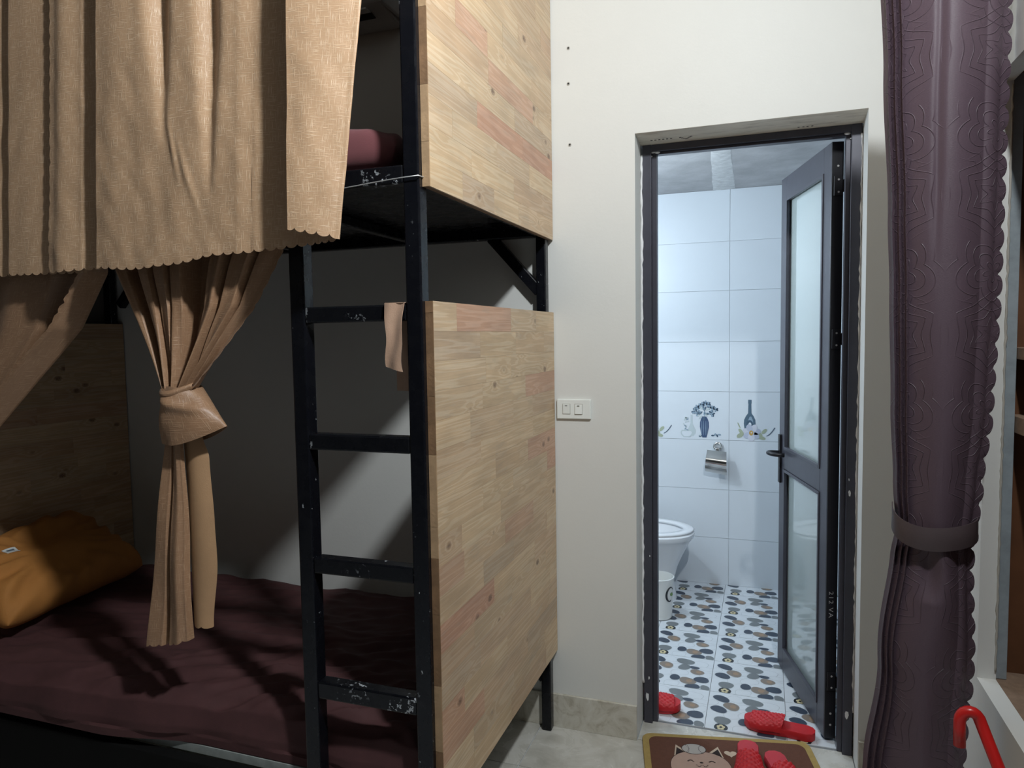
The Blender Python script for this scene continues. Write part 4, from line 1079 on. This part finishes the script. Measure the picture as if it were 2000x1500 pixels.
for rx, ry, z in ring:
    for k in range(n):
        a = 2*PI*k/n; V.append((-0.578+rx*math.cos(a), ty+ry*math.sin(a), z))
for i in range(len(ring)):
    for k in range(n): F.append((i*n+k, i*n+(k+1) % n, ((i+1) % 6)*n+(k+1) % n, ((i+1) % 6)*n+k))
mk('seat', (V, F), M['ceramic'], to_, smooth=True)
mk('tank', bx(-1.10, -0.92, ty-0.18, ty+0.18, 0.36, 0.74), M['ceramic'], to_, bevel=0.02)
mk('rear_foot', bx(-1.0, -0.78, ty-0.10, ty+0.10, 0.0, 0.37), M['ceramic'], to_, bevel=0.02)

bn = thing('waste_bin', 'small white plastic bin with swirl mark beside the toilet', 'bin', (-0.49, 1.105, 0))
bcx, bcy = -0.488, 1.125
mk('bin_body', lathe([(0.062, 0.0012), (0.070, 0.004), (0.0745, 0.10), (0.079, 0.20), (0.081, 0.205), (0.076, 0.207), (0.071, 0.10), (0.064, 0.01)], (bcx, bcy, 0), 32), M['plastic'], bn, smooth=True, angle=0.9)
sp = []
for k in range(22):
    a = 0.6+k/21*4.6; r_ = 0.040-0.016*(k/21)
    yy = r_*math.cos(a)*0.75; zz = 0.125+r_*math.sin(a)*1.1
    th = -0.55+yy/0.076
    sp.append((bcx+0.0768*math.cos(th), bcy+0.0768*math.sin(th), zz))
o = mk('swirl_mark', tube(sp, [0.0015+0.004*math.sin(PI*k/21) for k in range(22)], 6), M['p_black'], bn, smooth=True); o['label'] = 'black swirl logo mark'
gp = [(bcx+0.0765*math.cos(-0.48+k*0.02), bcy+0.0765*math.sin(-0.48+k*0.02), 0.128+0.006*math.sin(k)) for k in range(6)]
mk('green_mark', tube(gp, [0.002, 0.006, 0.008, 0.008, 0.006, 0.002], 6), M['g_green'], bn, smooth=True)

ph = thing('toilet_paper_holder', 'chrome toilet paper holder with hinged cover on the tiles', 'paper holder', (-0.235, 1.66, 0.72))
rg = [(-0.232+0.020*math.cos(a), 1.668, 0.785+0.020*math.sin(a)) for a in [2*PI*k/24 for k in range(25)]]
mk('mounting_ring', tube(rg, 0.006, 8), M['steel'], ph, smooth=True)
mk('bracket', bx(-0.243, -0.221, 1.628, 1.6795, 0.745, 0.782), M['steel'], ph, bevel=0.004)
def cover(u, v):
    x = lerp(-0.288, -0.180, u)+(-0.010*v if False else 0)
    a = lerp(0.15, 1.15, v)*1.0
    z = 0.770-0.008*(u)-0.118*v
    y = 1.630-0.045*math.sin(PI*min(1, v*0.95+0.05))*1.0-0.004*v
    x = lerp(-0.286, -0.184, u)*1.0+(-0.012*v*(1-u)*1.0+0.004*v*u)
    return (x, y, z-0.010*u*v)
mk('cover', grid(cover, 14, 22), M['steel'], ph, smooth=True, solid=0.0015)
mk('roller', tube([(-0.285, 1.640, 0.705), (-0.185, 1.640, 0.700)], 0.009, 10), M['steel'], ph, smooth=True)
